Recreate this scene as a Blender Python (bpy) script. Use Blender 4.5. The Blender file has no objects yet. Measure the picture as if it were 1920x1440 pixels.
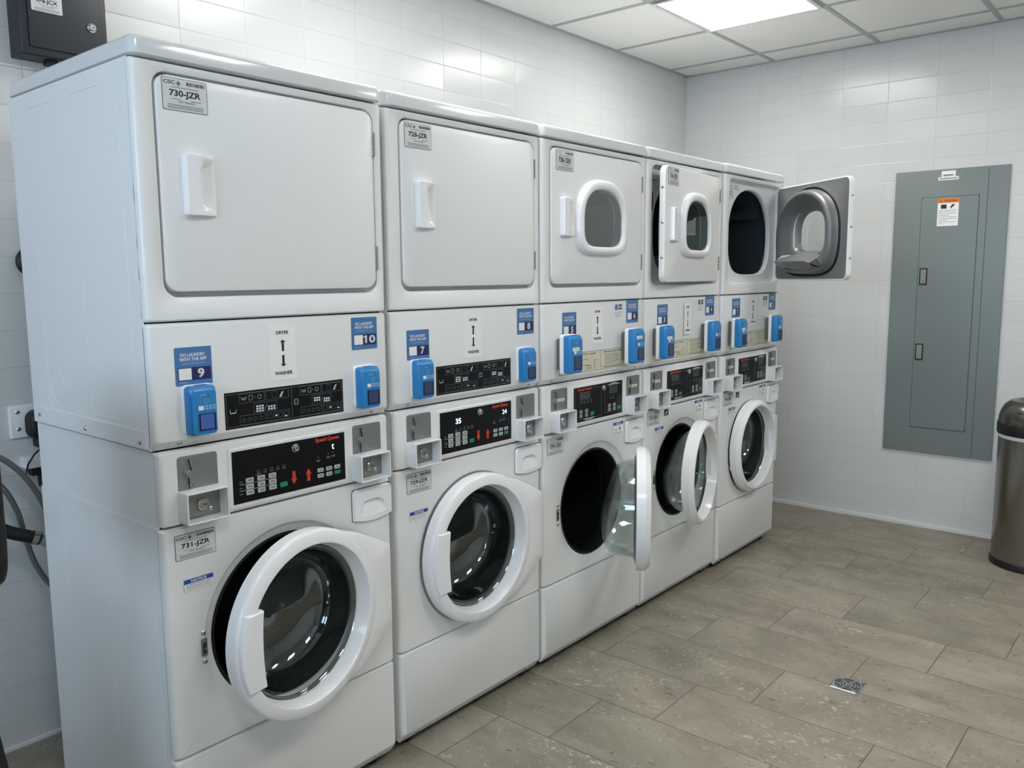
import bpy, bmesh, math, random
from math import sin, cos, pi, radians, sqrt
from mathutils import Vector, Matrix

random.seed(4)
S = bpy.context.scene
COL = S.collection

# ------------------------------------------------------------------ camera
CAM = Vector((-0.8655, -1.766, 1.4331))
YAW, PIT, ROL, FPX = -0.8696, -0.1292, -0.0079, 1554.15
fw = Vector((-sin(YAW), cos(YAW), 0)); rt = Vector((cos(YAW), sin(YAW), 0)); up = Vector((0, 0, 1))
fw2 = fw*cos(PIT)+up*sin(PIT); up2 = up*cos(PIT)-fw*sin(PIT)
r3 = rt*cos(ROL)+up2*sin(ROL); u3 = up2*cos(ROL)-rt*sin(ROL)
cd = bpy.data.cameras.new('camera'); cam = bpy.data.objects.new('camera', cd); COL.objects.link(cam)
cd.sensor_fit = 'HORIZONTAL'; cd.sensor_width = 36; cd.lens = FPX/1920*36; cd.clip_start = .02
M = Matrix.Identity(4)
for i in range(3):
    M[i][0] = r3[i]; M[i][1] = u3[i]; M[i][2] = -fw2[i]; M[i][3] = CAM[i]
cam.matrix_world = M
S.camera = cam

# ------------------------------------------------------------------ world, lights, exposure
w = bpy.data.worlds.new('world'); S.world = w; w.use_nodes = True
bg = w.node_tree.nodes['Background']
bg.inputs[0].default_value = (.62, .78, 1.0, 1); bg.inputs[1].default_value = .9
S.view_settings.view_transform = 'Standard'; S.view_settings.look = 'None'
S.view_settings.gamma = 1; S.view_settings.use_curve_mapping = False
S.view_settings.exposure = 0.35
PANEL_E = 12.4        # emission of the ceiling light diffusers
sky = bpy.data.lights.new('daylight', 'AREA'); sky.shape = 'RECTANGLE'; sky.size = 1.0; sky.size_y = 1.9
sky.energy = 40; sky.color = (.60, .79, 1.0)
so = bpy.data.objects.new('daylight', sky); COL.objects.link(so)
so.location = (-3.08, -1.2, 1.95); so.rotation_euler = (0, radians(-90), 0)   # daylight coming in through the window

# ------------------------------------------------------------------ room numbers
XW, YW, ZC = 4.133, 0.9546, 2.703
XB, YR = -3.0, -4.2
W = .683
XL = [0, .7086, 1.3964, 2.0755, 2.7508]
YF = [0, .0086, .0049, .0033, -.0084]

# ------------------------------------------------------------------ materials
def lin(c):
    return tuple(((x/255)/12.92 if x/255 <= .04045 else (((x/255)+.055)/1.055)**2.4) for x in c)
MATS = {}
def mat(name, rgb, rough=.5, metal=0, coat=0, emit=0, bump=0, bscale=400, spec=.5):
    if name in MATS: return MATS[name]
    m = bpy.data.materials.new(name); m.use_nodes = True; nt = m.node_tree
    b = nt.nodes['Principled BSDF']; c = (*lin(rgb), 1)
    b.inputs['Base Color'].default_value = c; b.inputs['Roughness'].default_value = rough
    b.inputs['Metallic'].default_value = metal; b.inputs['Coat Weight'].default_value = coat
    b.inputs['Specular IOR Level'].default_value = spec
    if emit:
        b.inputs['Emission Color'].default_value = c; b.inputs['Emission Strength'].default_value = emit
    tc = nt.nodes.new('ShaderNodeTexCoord'); n = nt.nodes.new('ShaderNodeTexNoise')
    n.inputs['Scale'].default_value = bscale
    nt.links.new(tc.outputs['Object'], n.inputs['Vector'])
    mr = nt.nodes.new('ShaderNodeMapRange'); mr.inputs['To Min'].default_value = rough*.92; mr.inputs['To Max'].default_value = min(1, rough*1.08)
    nt.links.new(n.outputs['Fac'], mr.inputs['Value']); nt.links.new(mr.outputs['Result'], b.inputs['Roughness'])
    if bump:
        bp = nt.nodes.new('ShaderNodeBump'); bp.inputs['Strength'].default_value = bump; bp.inputs['Distance'].default_value = .001
        nt.links.new(n.outputs['Fac'], bp.inputs['Height']); nt.links.new(bp.outputs['Normal'], b.inputs['Normal'])
    MATS[name] = m
    return m
ENAMEL = mat('white_enamel', (240, 241, 241), .34, coat=.12, bump=.04, bscale=60)
PLASTIC = mat('white_plastic', (247, 248, 250), .22, coat=.2)
LIDW = mat('lid_white', (222, 224, 225), .14, coat=.4)
BLACK = mat('black_rubber', (14, 14, 16), .5)
DARK = mat('black_gloss', (8, 10, 16), .18, coat=.2)
DISP = mat('display_black', (6, 8, 15), .25, spec=.3)
CHROME = mat('chrome', (205, 205, 205), .14, 1)
STEEL = mat('brushed_plate', (140, 143, 143), .42, .55)
GAPD = mat('gap_dark', (30, 31, 33), .7)
STK = mat('sticker_silver', (218, 220, 219), .45)
PAPER = mat('white_paper', (249, 249, 246), .5)
CREAM = mat('cream_print', (226, 222, 200), .5)
INK = mat('ink_black', (28, 28, 30), .6)
INKG = mat('ink_grey', (110, 112, 114), .6)
BLUE = mat('sticker_blue', (76, 124, 180), .35)
NAVY = mat('sticker_navy', (36, 42, 92), .35)
RBLUE = mat('reader_blue', (34, 130, 198), .32, coat=.15)
NOTB = mat('notice_blue', (28, 70, 160), .4)
WHITEP = mat('print_white', (225, 228, 232), .5)
LBLUE = mat('print_light_blue', (150, 190, 225), .5)
SCREEN = mat('reader_screen', (62, 72, 104), .15)
SCREENB = mat('reader_screen_lit', (66, 92, 168), .2, emit=.12)
RED = mat('print_red', (214, 62, 34), .5)
KEY = mat('keypad_grey', (188, 192, 192), .5)
GREEN = mat('keypad_green', (20, 140, 96), .5)
LED = mat('led_white', (235, 242, 255), .5, emit=1.6)
LCD = mat('lcd_grey', (62, 68, 62), .25)
YEL = mat('label_cream', (222, 220, 190), .5)
LINER = mat('liner_grey', (124, 125, 126), .38, .35, bump=.05, bscale=900)
DRUMD = mat('dryer_drum', (70, 82, 92), .35, .35)
GREYP = mat('panel_grey', (122, 132, 132), .42, bump=.03, bscale=700)
CHAR = mat('charcoal_paint', (34, 40, 50), .38)
INOX = mat('stainless', (150, 146, 140), .24, 1)
INOXD = mat('stainless_dark', (120, 116, 110), .22, 1)
TRIMM = mat('trim_white', (225, 226, 224), .3)
ORANGE = mat('warning_orange', (225, 130, 50), .45)
LATCH = mat('latch_grey', (140, 140, 134), .4)
HOSEW = mat('drain_hose', (150, 150, 146), .5)
HOSEM = mat('braided_steel', (150, 150, 148), .3, .8)
def brushed(m):
    nt = m.node_tree; b = nt.nodes['Principled BSDF']
    b.inputs['Anisotropic'].default_value = .4
brushed(INOX); brushed(INOXD)

def glass_mat(name, tint, refl, rough=0.0):
    m = bpy.data.materials.new(name); m.use_nodes = True; nt = m.node_tree; nt.nodes.clear()
    o = nt.nodes.new('ShaderNodeOutputMaterial'); t = nt.nodes.new('ShaderNodeBsdfTransparent'); g = nt.nodes.new('ShaderNodeBsdfGlossy')
    t.inputs[0].default_value = (*tint, 1); g.inputs['Roughness'].default_value = rough; g.inputs[0].default_value = (.95, .98, .97, 1)
    f = nt.nodes.new('ShaderNodeLayerWeight'); f.inputs[0].default_value = .5
    p5 = nt.nodes.new('ShaderNodeMath'); p5.operation = 'POWER'; p5.inputs[1].default_value = 4.0
    nt.links.new(f.outputs['Facing'], p5.inputs[0])
    a = nt.nodes.new('ShaderNodeMath'); a.operation = 'MULTIPLY_ADD'; a.inputs[1].default_value = .7; a.inputs[2].default_value = refl; a.use_clamp = True
    mx = nt.nodes.new('ShaderNodeMixShader')
    nt.links.new(p5.outputs[0], a.inputs[0]); nt.links.new(a.outputs[0], mx.inputs[0])
    nt.links.new(t.outputs[0], mx.inputs[1]); nt.links.new(g.outputs[0], mx.inputs[2]); nt.links.new(mx.outputs[0], o.inputs[0])
    MATS[name] = m; return m
BOWL = glass_mat('bowl_glass', (.88, .91, .90), .085)
PANE = glass_mat('window_glass', (.84, .88, .88), .17)

def perforated(name, rgb, scale):
    m = mat(name, rgb, .38, .6); nt = m.node_tree; b = nt.nodes['Principled BSDF']
    tc = nt.nodes.new('ShaderNodeTexCoord'); v = nt.nodes.new('ShaderNodeTexVoronoi'); v.inputs['Scale'].default_value = scale
    v.inputs['Randomness'].default_value = 0
    cr = nt.nodes.new('ShaderNodeMath'); cr.operation = 'GREATER_THAN'; cr.inputs[1].default_value = .30
    mx = nt.nodes.new('ShaderNodeMix'); mx.data_type = 'RGBA'
    mx.inputs[6].default_value = (.004, .004, .006, 1); mx.inputs[7].default_value = (*lin(rgb), 1)
    nt.links.new(tc.outputs['Object'], v.inputs['Vector']); nt.links.new(v.outputs['Distance'], cr.inputs[0])
    nt.links.new(cr.outputs[0], mx.inputs[0]); nt.links.new(mx.outputs[2], b.inputs['Base Color'])
    return m
WDRUM = perforated('washer_drum_perforated', (50, 52, 60), 90)
MESH = perforated('lint_mesh', (150, 150, 148), 120)

def nmath(nt, op, a, b=None, clamp=False):
    n = nt.nodes.new('ShaderNodeMath'); n.operation = op; n.use_clamp = clamp
    for i, x in enumerate((a, b)):
        if x is None: continue
        if isinstance(x, (int, float)): n.inputs[i].default_value = x
        else: nt.links.new(x, n.inputs[i])
    return n.outputs[0]

def wall_mat(name, axis, off, rgb=(214, 216, 216)):
    """painted stack-bond block: joints every .2505 m along, .109 m up"""
    m = bpy.data.materials.new(name); m.use_nodes = True; nt = m.node_tree; b = nt.nodes['Principled BSDF']
    g = nt.nodes.new('ShaderNodeNewGeometry'); sp = nt.nodes.new('ShaderNodeSeparateXYZ'); nt.links.new(g.outputs['Position'], sp.inputs[0])
    a = sp.outputs[axis]; z = sp.outputs[2]
    ua = nmath(nt, 'DIVIDE', nmath(nt, 'SUBTRACT', a, off-.2505*40), .2505)
    uz = nmath(nt, 'DIVIDE', nmath(nt, 'SUBTRACT', z, 2.265-.109*40), .109)
    def edge(u, size, wd):
        f = nmath(nt, 'FRACT', u); d = nmath(nt, 'MINIMUM', f, nmath(nt, 'SUBTRACT', 1.0, f))
        return nmath(nt, 'DIVIDE', nmath(nt, 'MULTIPLY', d, size), wd, True)
    e = nmath(nt, 'MINIMUM', edge(ua, .2505, .0026), edge(uz, .109, .0026))
    cb = nt.nodes.new('ShaderNodeCombineXYZ')
    nt.links.new(nmath(nt, 'FLOOR', ua), cb.inputs[0]); nt.links.new(nmath(nt, 'FLOOR', uz), cb.inputs[1])
    wn = nt.nodes.new('ShaderNodeTexWhiteNoise'); nt.links.new(cb.outputs[0], wn.inputs['Vector'])
    mx = nt.nodes.new('ShaderNodeMix'); mx.data_type = 'RGBA'
    c = lin(rgb); mx.inputs[6].default_value = (*[x*.89 for x in c], 1); mx.inputs[7].default_value = (*c, 1)
    nt.links.new(e, mx.inputs[0])
    hs = nt.nodes.new('ShaderNodeHueSaturation')
    vr = nt.nodes.new('ShaderNodeMapRange'); vr.inputs['To Min'].default_value = .985; vr.inputs['To Max'].default_value = 1.015
    nt.links.new(wn.outputs['Value'], vr.inputs['Value']); nt.links.new(vr.outputs['Result'], hs.inputs['Value'])
    nt.links.new(mx.outputs[2], hs.inputs['Color']); nt.links.new(hs.outputs[0], b.inputs['Base Color'])
    b.inputs['Roughness'].default_value = .21; b.inputs['Specular IOR Level'].default_value = .45
    # joint relief, soft paint texture, and a slightly different tilt per block
    nz = nt.nodes.new('ShaderNodeTexNoise'); nz.inputs['Scale'].default_value = 35; nt.links.new(g.outputs['Position'], nz.inputs['Vector'])
    h = nmath(nt, 'ADD', nmath(nt, 'MULTIPLY', e, 1.0), nmath(nt, 'MULTIPLY', nz.outputs['Fac'], .6))
    bp = nt.nodes.new('ShaderNodeBump'); bp.inputs['Strength'].default_value = .28; bp.inputs['Distance'].default_value = .002
    nt.links.new(h, bp.inputs['Height'])
    vs = nt.nodes.new('ShaderNodeVectorMath'); vs.operation = 'SUBTRACT'; vs.inputs[1].default_value = (.5, .5, .5); nt.links.new(wn.outputs['Color'], vs.inputs[0])
    vm = nt.nodes.new('ShaderNodeVectorMath'); vm.operation = 'SCALE'; vm.inputs['Scale'].default_value = .035; nt.links.new(vs.outputs[0], vm.inputs[0])
    va = nt.nodes.new('ShaderNodeVectorMath'); va.operation = 'ADD'; nt.links.new(bp.outputs[0], va.inputs[0]); nt.links.new(vm.outputs[0], va.inputs[1])
    vn = nt.nodes.new('ShaderNodeVectorMath'); vn.operation = 'NORMALIZE'; nt.links.new(va.outputs[0], vn.inputs[0])
    nt.links.new(vn.outputs[0], b.inputs['Normal'])
    return m

def floor_mat():
    m = bpy.data.materials.new('floor_stone_tile'); m.use_nodes = True; nt = m.node_tree; b = nt.nodes['Principled BSDF']
    g = nt.nodes.new('ShaderNodeNewGeometry'); sp = nt.nodes.new('ShaderNodeSeparateXYZ'); nt.links.new(g.outputs['Position'], sp.inputs[0])
    ux = nmath(nt, 'DIVIDE', nmath(nt, 'SUBTRACT', sp.outputs[0], 1.375-.3*30), .2995)
    k = nmath(nt, 'FLOOR', ux)
    m3 = nmath(nt, 'MODULO', nmath(nt, 'ADD', k, 2.0), 3.0)      # row 31 -> 0
    yy = nmath(nt, 'ADD', nmath(nt, 'ADD', sp.outputs[1], .078+.598*20), nmath(nt, 'MULTIPLY', m3, .2))
    uy = nmath(nt, 'DIVIDE', yy, .598)
    def edge(u, size):
        f = nmath(nt, 'FRACT', u); d = nmath(nt, 'MINIMUM', f, nmath(nt, 'SUBTRACT', 1.0, f))
        return nmath(nt, 'DIVIDE', nmath(nt, 'SUBTRACT', nmath(nt, 'MULTIPLY', d, size), .0009), .0012, True)
    e = nmath(nt, 'MINIMUM', edge(ux, .2995), edge(uy, .598))
    cb = nt.nodes.new('ShaderNodeCombineXYZ'); nt.links.new(k, cb.inputs[0]); nt.links.new(nmath(nt, 'FLOOR', uy), cb.inputs[1])
    wn = nt.nodes.new('ShaderNodeTexWhiteNoise'); nt.links.new(cb.outputs[0], wn.inputs['Vector'])
    # shifted coordinates per tile
    va = nt.nodes.new('ShaderNodeVectorMath'); va.operation = 'MULTIPLY_ADD'; va.inputs[1].default_value = (9, 9, 9)
    nt.links.new(wn.outputs['Color'], va.inputs[0]); nt.links.new(g.outputs['Position'], va.inputs[2])
    mp = nt.nodes.new('ShaderNodeMapping'); mp.inputs['Scale'].default_value = (1.0, .55, 1); nt.links.new(va.outputs[0], mp.inputs[0])
    def noise(sc, det=4, dist=0):
        n = nt.nodes.new('ShaderNodeTexNoise'); n.inputs['Scale'].default_value = sc; n.inputs['Detail'].default_value = det
        n.inputs['Distortion'].default_value = dist; nt.links.new(mp.outputs[0], n.inputs['Vector']); return n.outputs['Fac']
    base = nt.nodes.new('ShaderNodeValToRGB'); el = base.color_ramp.elements
    el[0].position = .3; el[0].color = (*lin((129, 122, 108)), 1); el[1].position = .7; el[1].color = (*lin((158, 151, 136)), 1)
    nt.links.new(noise(7, 6, .5), base.inputs[0])
    # pale shell flecks of several sizes, clustered in drifts, plus small dark pits
    cl = nmath(nt, 'MULTIPLY', nmath(nt, 'SUBTRACT', noise(3.5, 5, 1.0), .47), 4.0, True)
    def flecks(scale, lo, hi, squash=1.0):
        mpp = nt.nodes.new('ShaderNodeMapping'); mpp.inputs['Scale'].default_value = (1, squash, 1); mpp.inputs['Rotation'].default_value = (0, 0, .35)
        nt.links.new(va.outputs[0], mpp.inputs[0])
        nn = nt.nodes.new('ShaderNodeTexNoise'); nn.inputs['Scale'].default_value = scale; nn.inputs['Detail'].default_value = 3; nn.inputs['Distortion'].default_value = .6
        nt.links.new(mpp.outputs[0], nn.inputs['Vector'])
        r = nt.nodes.new('ShaderNodeMapRange'); r.inputs['From Min'].default_value = lo; r.inputs['From Max'].default_value = hi; nt.links.new(nn.outputs['Fac'], r.inputs['Value'])
        return r.outputs['Result']
    f1 = nmath(nt, 'MAXIMUM', flecks(85, .60, .66, .6), nmath(nt, 'MULTIPLY', flecks(38, .66, .70, .7), 1.0))
    f1 = nmath(nt, 'MULTIPLY', f1, nmath(nt, 'ADD', nmath(nt, 'MULTIPLY', cl, .72), .2))
    m1 = nt.nodes.new('ShaderNodeMix'); m1.data_type = 'RGBA'; m1.inputs[7].default_value = (*lin((196, 191, 178)), 1)
    nt.links.new(f1, m1.inputs[0]); nt.links.new(base.outputs[0], m1.inputs[6])
    f2 = nmath(nt, 'MULTIPLY', flecks(50, .655, .70, .6), .6)
    m2 = nt.nodes.new('ShaderNodeMix'); m2.data_type = 'RGBA'; m2.inputs[7].default_value = (*lin((84, 77, 69)), 1)
    nt.links.new(f2, m2.inputs[0]); nt.links.new(m1.outputs[2], m2.inputs[6])
    hs = nt.nodes.new('ShaderNodeHueSaturation'); vr = nt.nodes.new('ShaderNodeMapRange'); vr.inputs['To Min'].default_value = .93; vr.inputs['To Max'].default_value = 1.07
    nt.links.new(wn.outputs['Value'], vr.inputs['Value']); nt.links.new(vr.outputs['Result'], hs.inputs['Value']); nt.links.new(m2.outputs[2], hs.inputs['Color'])
    m4 = nt.nodes.new('ShaderNodeMix'); m4.data_type = 'RGBA'; m4.inputs[6].default_value = (*lin((84, 78, 70)), 1)
    nt.links.new(e, m4.inputs[0]); nt.links.new(hs.outputs[0], m4.inputs[7]); nt.links.new(m4.outputs[2], b.inputs['Base Color'])
    b.inputs['Roughness'].default_value = .46; b.inputs['Specular IOR Level'].default_value = .4
    bp = nt.nodes.new('ShaderNodeBump'); bp.inputs['Strength'].default_value = .35; bp.inputs['Distance'].default_value = .001
    nt.links.new(nmath(nt, 'ADD', e, nmath(nt, 'MULTIPLY', noise(60, 3), .3)), bp.inputs['Height']); nt.links.new(bp.outputs[0], b.inputs['Normal'])
    return m

# ------------------------------------------------------------------ mesh builder (u right, o outward, z up) -> (x=u, y=-o, z)
TXT = {}
def text_geo(s, bold):
    if (s, bold) in TXT: return TXT[(s, bold)]
    cu = bpy.data.curves.new('t', 'FONT'); cu.body = s; cu.size = 1; cu.offset = bold; cu.resolution_u = 3
    ob = bpy.data.objects.new('t', cu); COL.objects.link(ob)
    dg = bpy.context.evaluated_depsgraph_get(); dg.update()
    me = ob.evaluated_get(dg).to_mesh()
    vs = [(v.co.x, v.co.y) for v in me.vertices]; fs = [tuple(p.vertices) for p in me.polygons]
    x0 = min(v[0] for v in vs); x1 = max(v[0] for v in vs); y0 = min(v[1] for v in vs); y1 = max(v[1] for v in vs)
    r = ([((x-x0)/(x1-x0), (y-y0)/(y1-y0)) for x, y in vs], fs, (x1-x0)/(y1-y0))
    ob.evaluated_get(dg).to_mesh_clear(); bpy.data.objects.remove(ob); bpy.data.curves.remove(cu)
    TXT[(s, bold)] = r; return r

class MB:
    def __init__(s): s.v = []; s.f = []; s.m = []; s.mats = []
    def mi(s, m):
        if m not in s.mats: s.mats.append(m)
        return s.mats.index(m)
    def add(s, vs, fs, m):
        n = len(s.v); k = s.mi(m); s.v += list(vs)
        for f in fs: s.f.append(tuple(i+n for i in f)); s.m.append(k)
    def loft(s, loops, m, cap0=False, cap1=False, closed=True):
        n = len(loops[0]); vs = [p for l in loops for p in l]; fs = []
        for i in range(len(loops)-1):
            for j in range(n if closed else n-1):
                a = i*n+j; b = i*n+(j+1) % n; fs.append((a, b, b+n, a+n))
        if cap0: fs.append(tuple(range(n))[::-1])
        if cap1: fs.append(tuple((len(loops)-1)*n+j for j in range(n)))
        s.add(vs, fs, m)
    def slab(s, u0, u1, z0, z1, o0, o1, m, r=.0, b=.0, seg=5, steps=3):
        """rounded-rectangle plate in the front plane with a rounded front edge"""
        loops = [[(u, o0, z) for u, z in rrect(u0, u1, z0, z1, r, seg)]]
        if b > 0:
            for k in range(steps+1):
                a = k/steps*pi/2; i = b*(1-cos(a)); o = o1-b+b*sin(a)
                loops.append([(u, o, z) for u, z in rrect(u0+i, u1-i, z0+i, z1-i, max(r-i, .0), seg)])
        else: loops.append([(u, o1, z) for u, z in rrect(u0, u1, z0, z1, r, seg)])
        s.loft(loops, m, True, True)
    def box(s, u0, u1, z0, z1, o0, o1, m): s.slab(u0, u1, z0, z1, o0, o1, m, 0, 0)
    def poly(s, pts, o, m): s.add([(u, o, z) for u, z in pts], [tuple(range(len(pts)))], m)
    def rect(s, u0, u1, z0, z1, o, m): s.poly([(u0, z0), (u1, z0), (u1, z1), (u0, z1)], o, m)
    def frame(s, u0, u1, z0, z1, t, o, m, r=0):
        A = rrect(u0, u1, z0, z1, r, 4); B = rrect(u0+t, u1-t, z0+t, z1-t, max(r-t, 0), 4)
        s.loft([[(u, o, z) for u, z in A], [(u, o, z) for u, z in B]], m)
    def prism(s, pts, o0, o1, m): s.loft([[(u, o0, z) for u, z in pts], [(u, o1, z) for u, z in pts]], m, True, True)
    def disc(s, u, z, R, o, m, n=20): s.poly([(u+R*cos(2*pi*i/n), z+R*sin(2*pi*i/n)) for i in range(n)], o, m)
    def ringp(s, u, z, R, t, o, m, n=20):
        s.loft([[(u+q*cos(2*pi*i/n), o, z+q*sin(2*pi*i/n)) for i in range(n)] for q in (R, R-t)], m)
    def lathe(s, u, z, prof, m, n=64, cap0=False, cap1=False):
        s.loft([[(u+R*cos(2*pi*i/n), o, z+R*sin(2*pi*i/n)) for i in range(n)] for R, o in prof], m, cap0, cap1)
    def text(s, t, u0, u1, z0, z1, o, m, bold=0.0, fit='box'):
        vs, fs, asp = text_geo(t, bold)
        if fit == 'h':      # keep aspect, centred
            wd = (z1-z0)*asp; c = (u0+u1)/2; u0, u1 = c-wd/2, c+wd/2
        s.add([(u0+x*(u1-u0), o, z0+y*(z1-z0)) for x, y in vs], fs, m)
    def tube(s, pts, R, m, n=10, cap=True):
        """tube through points given as (u,o,z)"""
        P = [Vector(p) for p in pts]; loops = []; prev = None
        for i, p in enumerate(P):
            t = (P[min(i+1, len(P)-1)]-P[max(i-1, 0)]).normalized()
            if prev is None: nx = t.orthogonal().normalized()
            else: nx = (prev - t*prev.dot(t)).normalized()
            prev = nx; bn = t.cross(nx); rr = R[i] if isinstance(R, list) else R
            loops.append([tuple(p+nx*rr*cos(2*pi*k/n)+bn*rr*sin(2*pi*k/n)) for k in range(n)])
        s.loft(loops, m, cap, cap)
    def mesh(s, name, ang=38, normals=True):
        me = bpy.data.meshes.new(name); me.from_pydata([(u, -o, z) for u, o, z in s.v], [], s.f)
        for mt in s.mats: me.materials.append(mt)
        me.polygons.foreach_set('material_index', s.m)
        bm = bmesh.new(); bm.from_mesh(me)
        bmesh.ops.remove_doubles(bm, verts=bm.verts, dist=1e-6)
        if normals: bmesh.ops.recalc_face_normals(bm, faces=bm.faces)
        bm.to_mesh(me); bm.free()
        me.polygons.foreach_set('use_smooth', [True]*len(me.polygons))
        me.set_sharp_from_angle(angle=radians(ang)); me.update()
        return me

def rrect(u0, u1, z0, z1, r, seg=5):
    r = max(0, min(r, (u1-u0)/2-1e-5, (z1-z0)/2-1e-5)); P = []
    for cx, cz, a0 in ((u1-r, z0+r, -pi/2), (u1-r, z1-r, 0), (u0+r, z1-r, pi/2), (u0+r, z0+r, pi)):
        for k in range(seg+1): a = a0+pi/2*k/seg; P.append((cx+r*cos(a), cz+r*sin(a)))
    return P
def star(pts, c):
    """radius of a star-shaped polygon seen from c"""
    def f(a):
        dx, dz = cos(a), sin(a); best = 0
        for i in range(len(pts)):
            x1, z1 = pts[i][0]-c[0], pts[i][1]-c[1]; x2, z2 = pts[(i+1) % len(pts)][0]-c[0], pts[(i+1) % len(pts)][1]-c[1]
            ex, ez = x2-x1, z2-z1; d = dx*ez-dz*ex
            if abs(d) < 1e-12: continue
            t = (x1*ez-z1*ex)/d; q = (x1*dz-z1*dx)/d
            if t > 0 and -1e-6 <= q <= 1+1e-6: best = max(best, t)
        return best
    return f
def circ(R): return lambda a: R
def dee(a_, bt, bb, n1=2.15, n2=3.6):
    def f(a):
        c, s_ = abs(cos(a)), sin(a); n, b_ = (n1, bt) if s_ >= 0 else (n2, bb); s_ = abs(s_)
        return ((c/a_)**n+(s_/b_)**n)**(-1/n)
    return f
def angles(c, polys, n=96):
    A = [2*pi*i/n for i in range(n)]
    for p in polys:
        A += [math.atan2(z-c[1], u-c[0]) % (2*pi) for u, z in p]
    A = sorted(set(round(a, 5) for a in A)); out = [A[0]]
    for a in A[1:]:
        if a-out[-1] > .0008: out.append(a)
    return out
def sloft(mb, c, A, rings, m, cap1=False):
    mb.loft([[(c[0]+f(a)*cos(a), (o(c[0]+f(a)*cos(a), c[1]+f(a)*sin(a)) if callable(o) else o), c[1]+f(a)*sin(a)) for a in A] for f, o in rings], m, False, cap1)

def put(name, me, parent=None, loc=(0, 0, 0), rz=0, label=None, kind=None):
    o = bpy.data.objects.new(name, me); COL.objects.link(o)
    o.location = loc; o.rotation_euler = (0, 0, rz)
    if parent: o.parent = parent
    if label: o['label'] = label
    if kind: o['kind'] = kind
    return o
def thing(name, label, cat, loc=(0, 0, 0), rz=0, group=None, me=None):
    o = put(name, me, None, loc, rz, label); o['category'] = cat
    if group: o['group'] = group
    return o
CACHE = {}
def cached(key, fn):
    if key not in CACHE: CACHE[key] = fn()
    return CACHE[key]

# ================================================================== ROOM
def boxmesh(name, x0, x1, y0, y1, z0, z1, m):
    b = MB(); b.box(x0, x1, z0, z1, -y0, -y1, m); o = put(name, b.mesh(name), kind='structure'); return o
T = .12
boxmesh('floor', XB-T, XW+T, YR-T, YW+T, -.1, 0, floor_mat())
boxmesh('wall_left', XB-T, XW+T, YW, YW+T, 0, ZC+.1, wall_mat('painted_block_left', 0, .395))
boxmesh('wall_back', XW, XW+T, YR, YW, 0, ZC+.1, wall_mat('painted_block_back', 1, -.047))
boxmesh('wall_right', XB-T, XW+T, YR-T, YR, 0, ZC+.1, wall_mat('painted_block_right', 0, .395, (240, 241, 240)))  # unseen wall, whiter than the visible ones to bounce fill light
# wall behind the photographer, with the window the daylight comes through
wm = wall_mat('painted_block_front', 1, -.047, (240, 241, 240))  # out of view too, colour whitened for extra bounce light
b = MB()
for (y0, y1, z0, z1) in ((YR, -2.2, 0, ZC+.1), (-.2, YW, 0, ZC+.1), (-2.2, -.2, 0, 1.4), (-2.2, -.2, 2.45, ZC+.1)):
    b.box(XB-T, XB, z0, z1, -y0, -y1, wm)
put('wall_front', b.mesh('wall_front'), kind='structure')
b = MB()
for (y0, y1, z0, z1) in ((-2.2, -.2, 1.4, 1.45), (-2.2, -.2, 2.4, 2.45), (-2.2, -2.15, 1.45, 2.4), (-.25, -.2, 1.45, 2.4), (-1.22, -1.18, 1.45, 2.4)):
    b.box(XB-.08, XB-.02, z0, z1, -y0, -y1, CHAR)
put('window_1', b.mesh('window_1'), kind='structure')

# ceiling: lay-in tiles and T-bar grid
def ceil_mat():
    m = mat('ceiling_tile', (246, 246, 243), .85, bump=.5, bscale=260, spec=.2)
    return m
GX = [3.284-.61*k for k in range(-1, 11)]; GY = [.365+.6*0]+[.365-.6*k for k in range(1, 8)]
b = MB(); b.box(XB, XW, ZC, ZC+.1, -YR, -YW, ceil_mat())
put('ceiling', b.mesh('ceiling'), kind='structure')
b = MB(); TB = mat('grid_white', (176, 177, 176), .4)
for x in GX:
    if XB < x < XW: b.box(x-.012, x+.012, ZC-.004, ZC, -YR, -YW, TB)
for y in GY: b.box(XB, XW, ZC-.0036, ZC, -(y-.012), -(y+.012), TB)
b.box(XB, XW, ZC-.005, ZC, -(YW-.022), -YW, TB); b.box(XW-.022, XW, ZC-.005, ZC, -YR, -YW, TB)
put('trim_1', b.mesh('trim_1'), kind='structure')
# thin metal strip where floor meets the walls
b = MB(); b.slab(XW-.012, XW, 0, .019, -YR, -YW, TRIMM); put('trim_2', b.mesh('trim_2'), kind='structure')
b = MB(); b.box(XB, XW-.01, 0, .010, -(YW-.008), -YW, TRIMM); put('trim_3', b.mesh('trim_3'), kind='structure')

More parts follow.
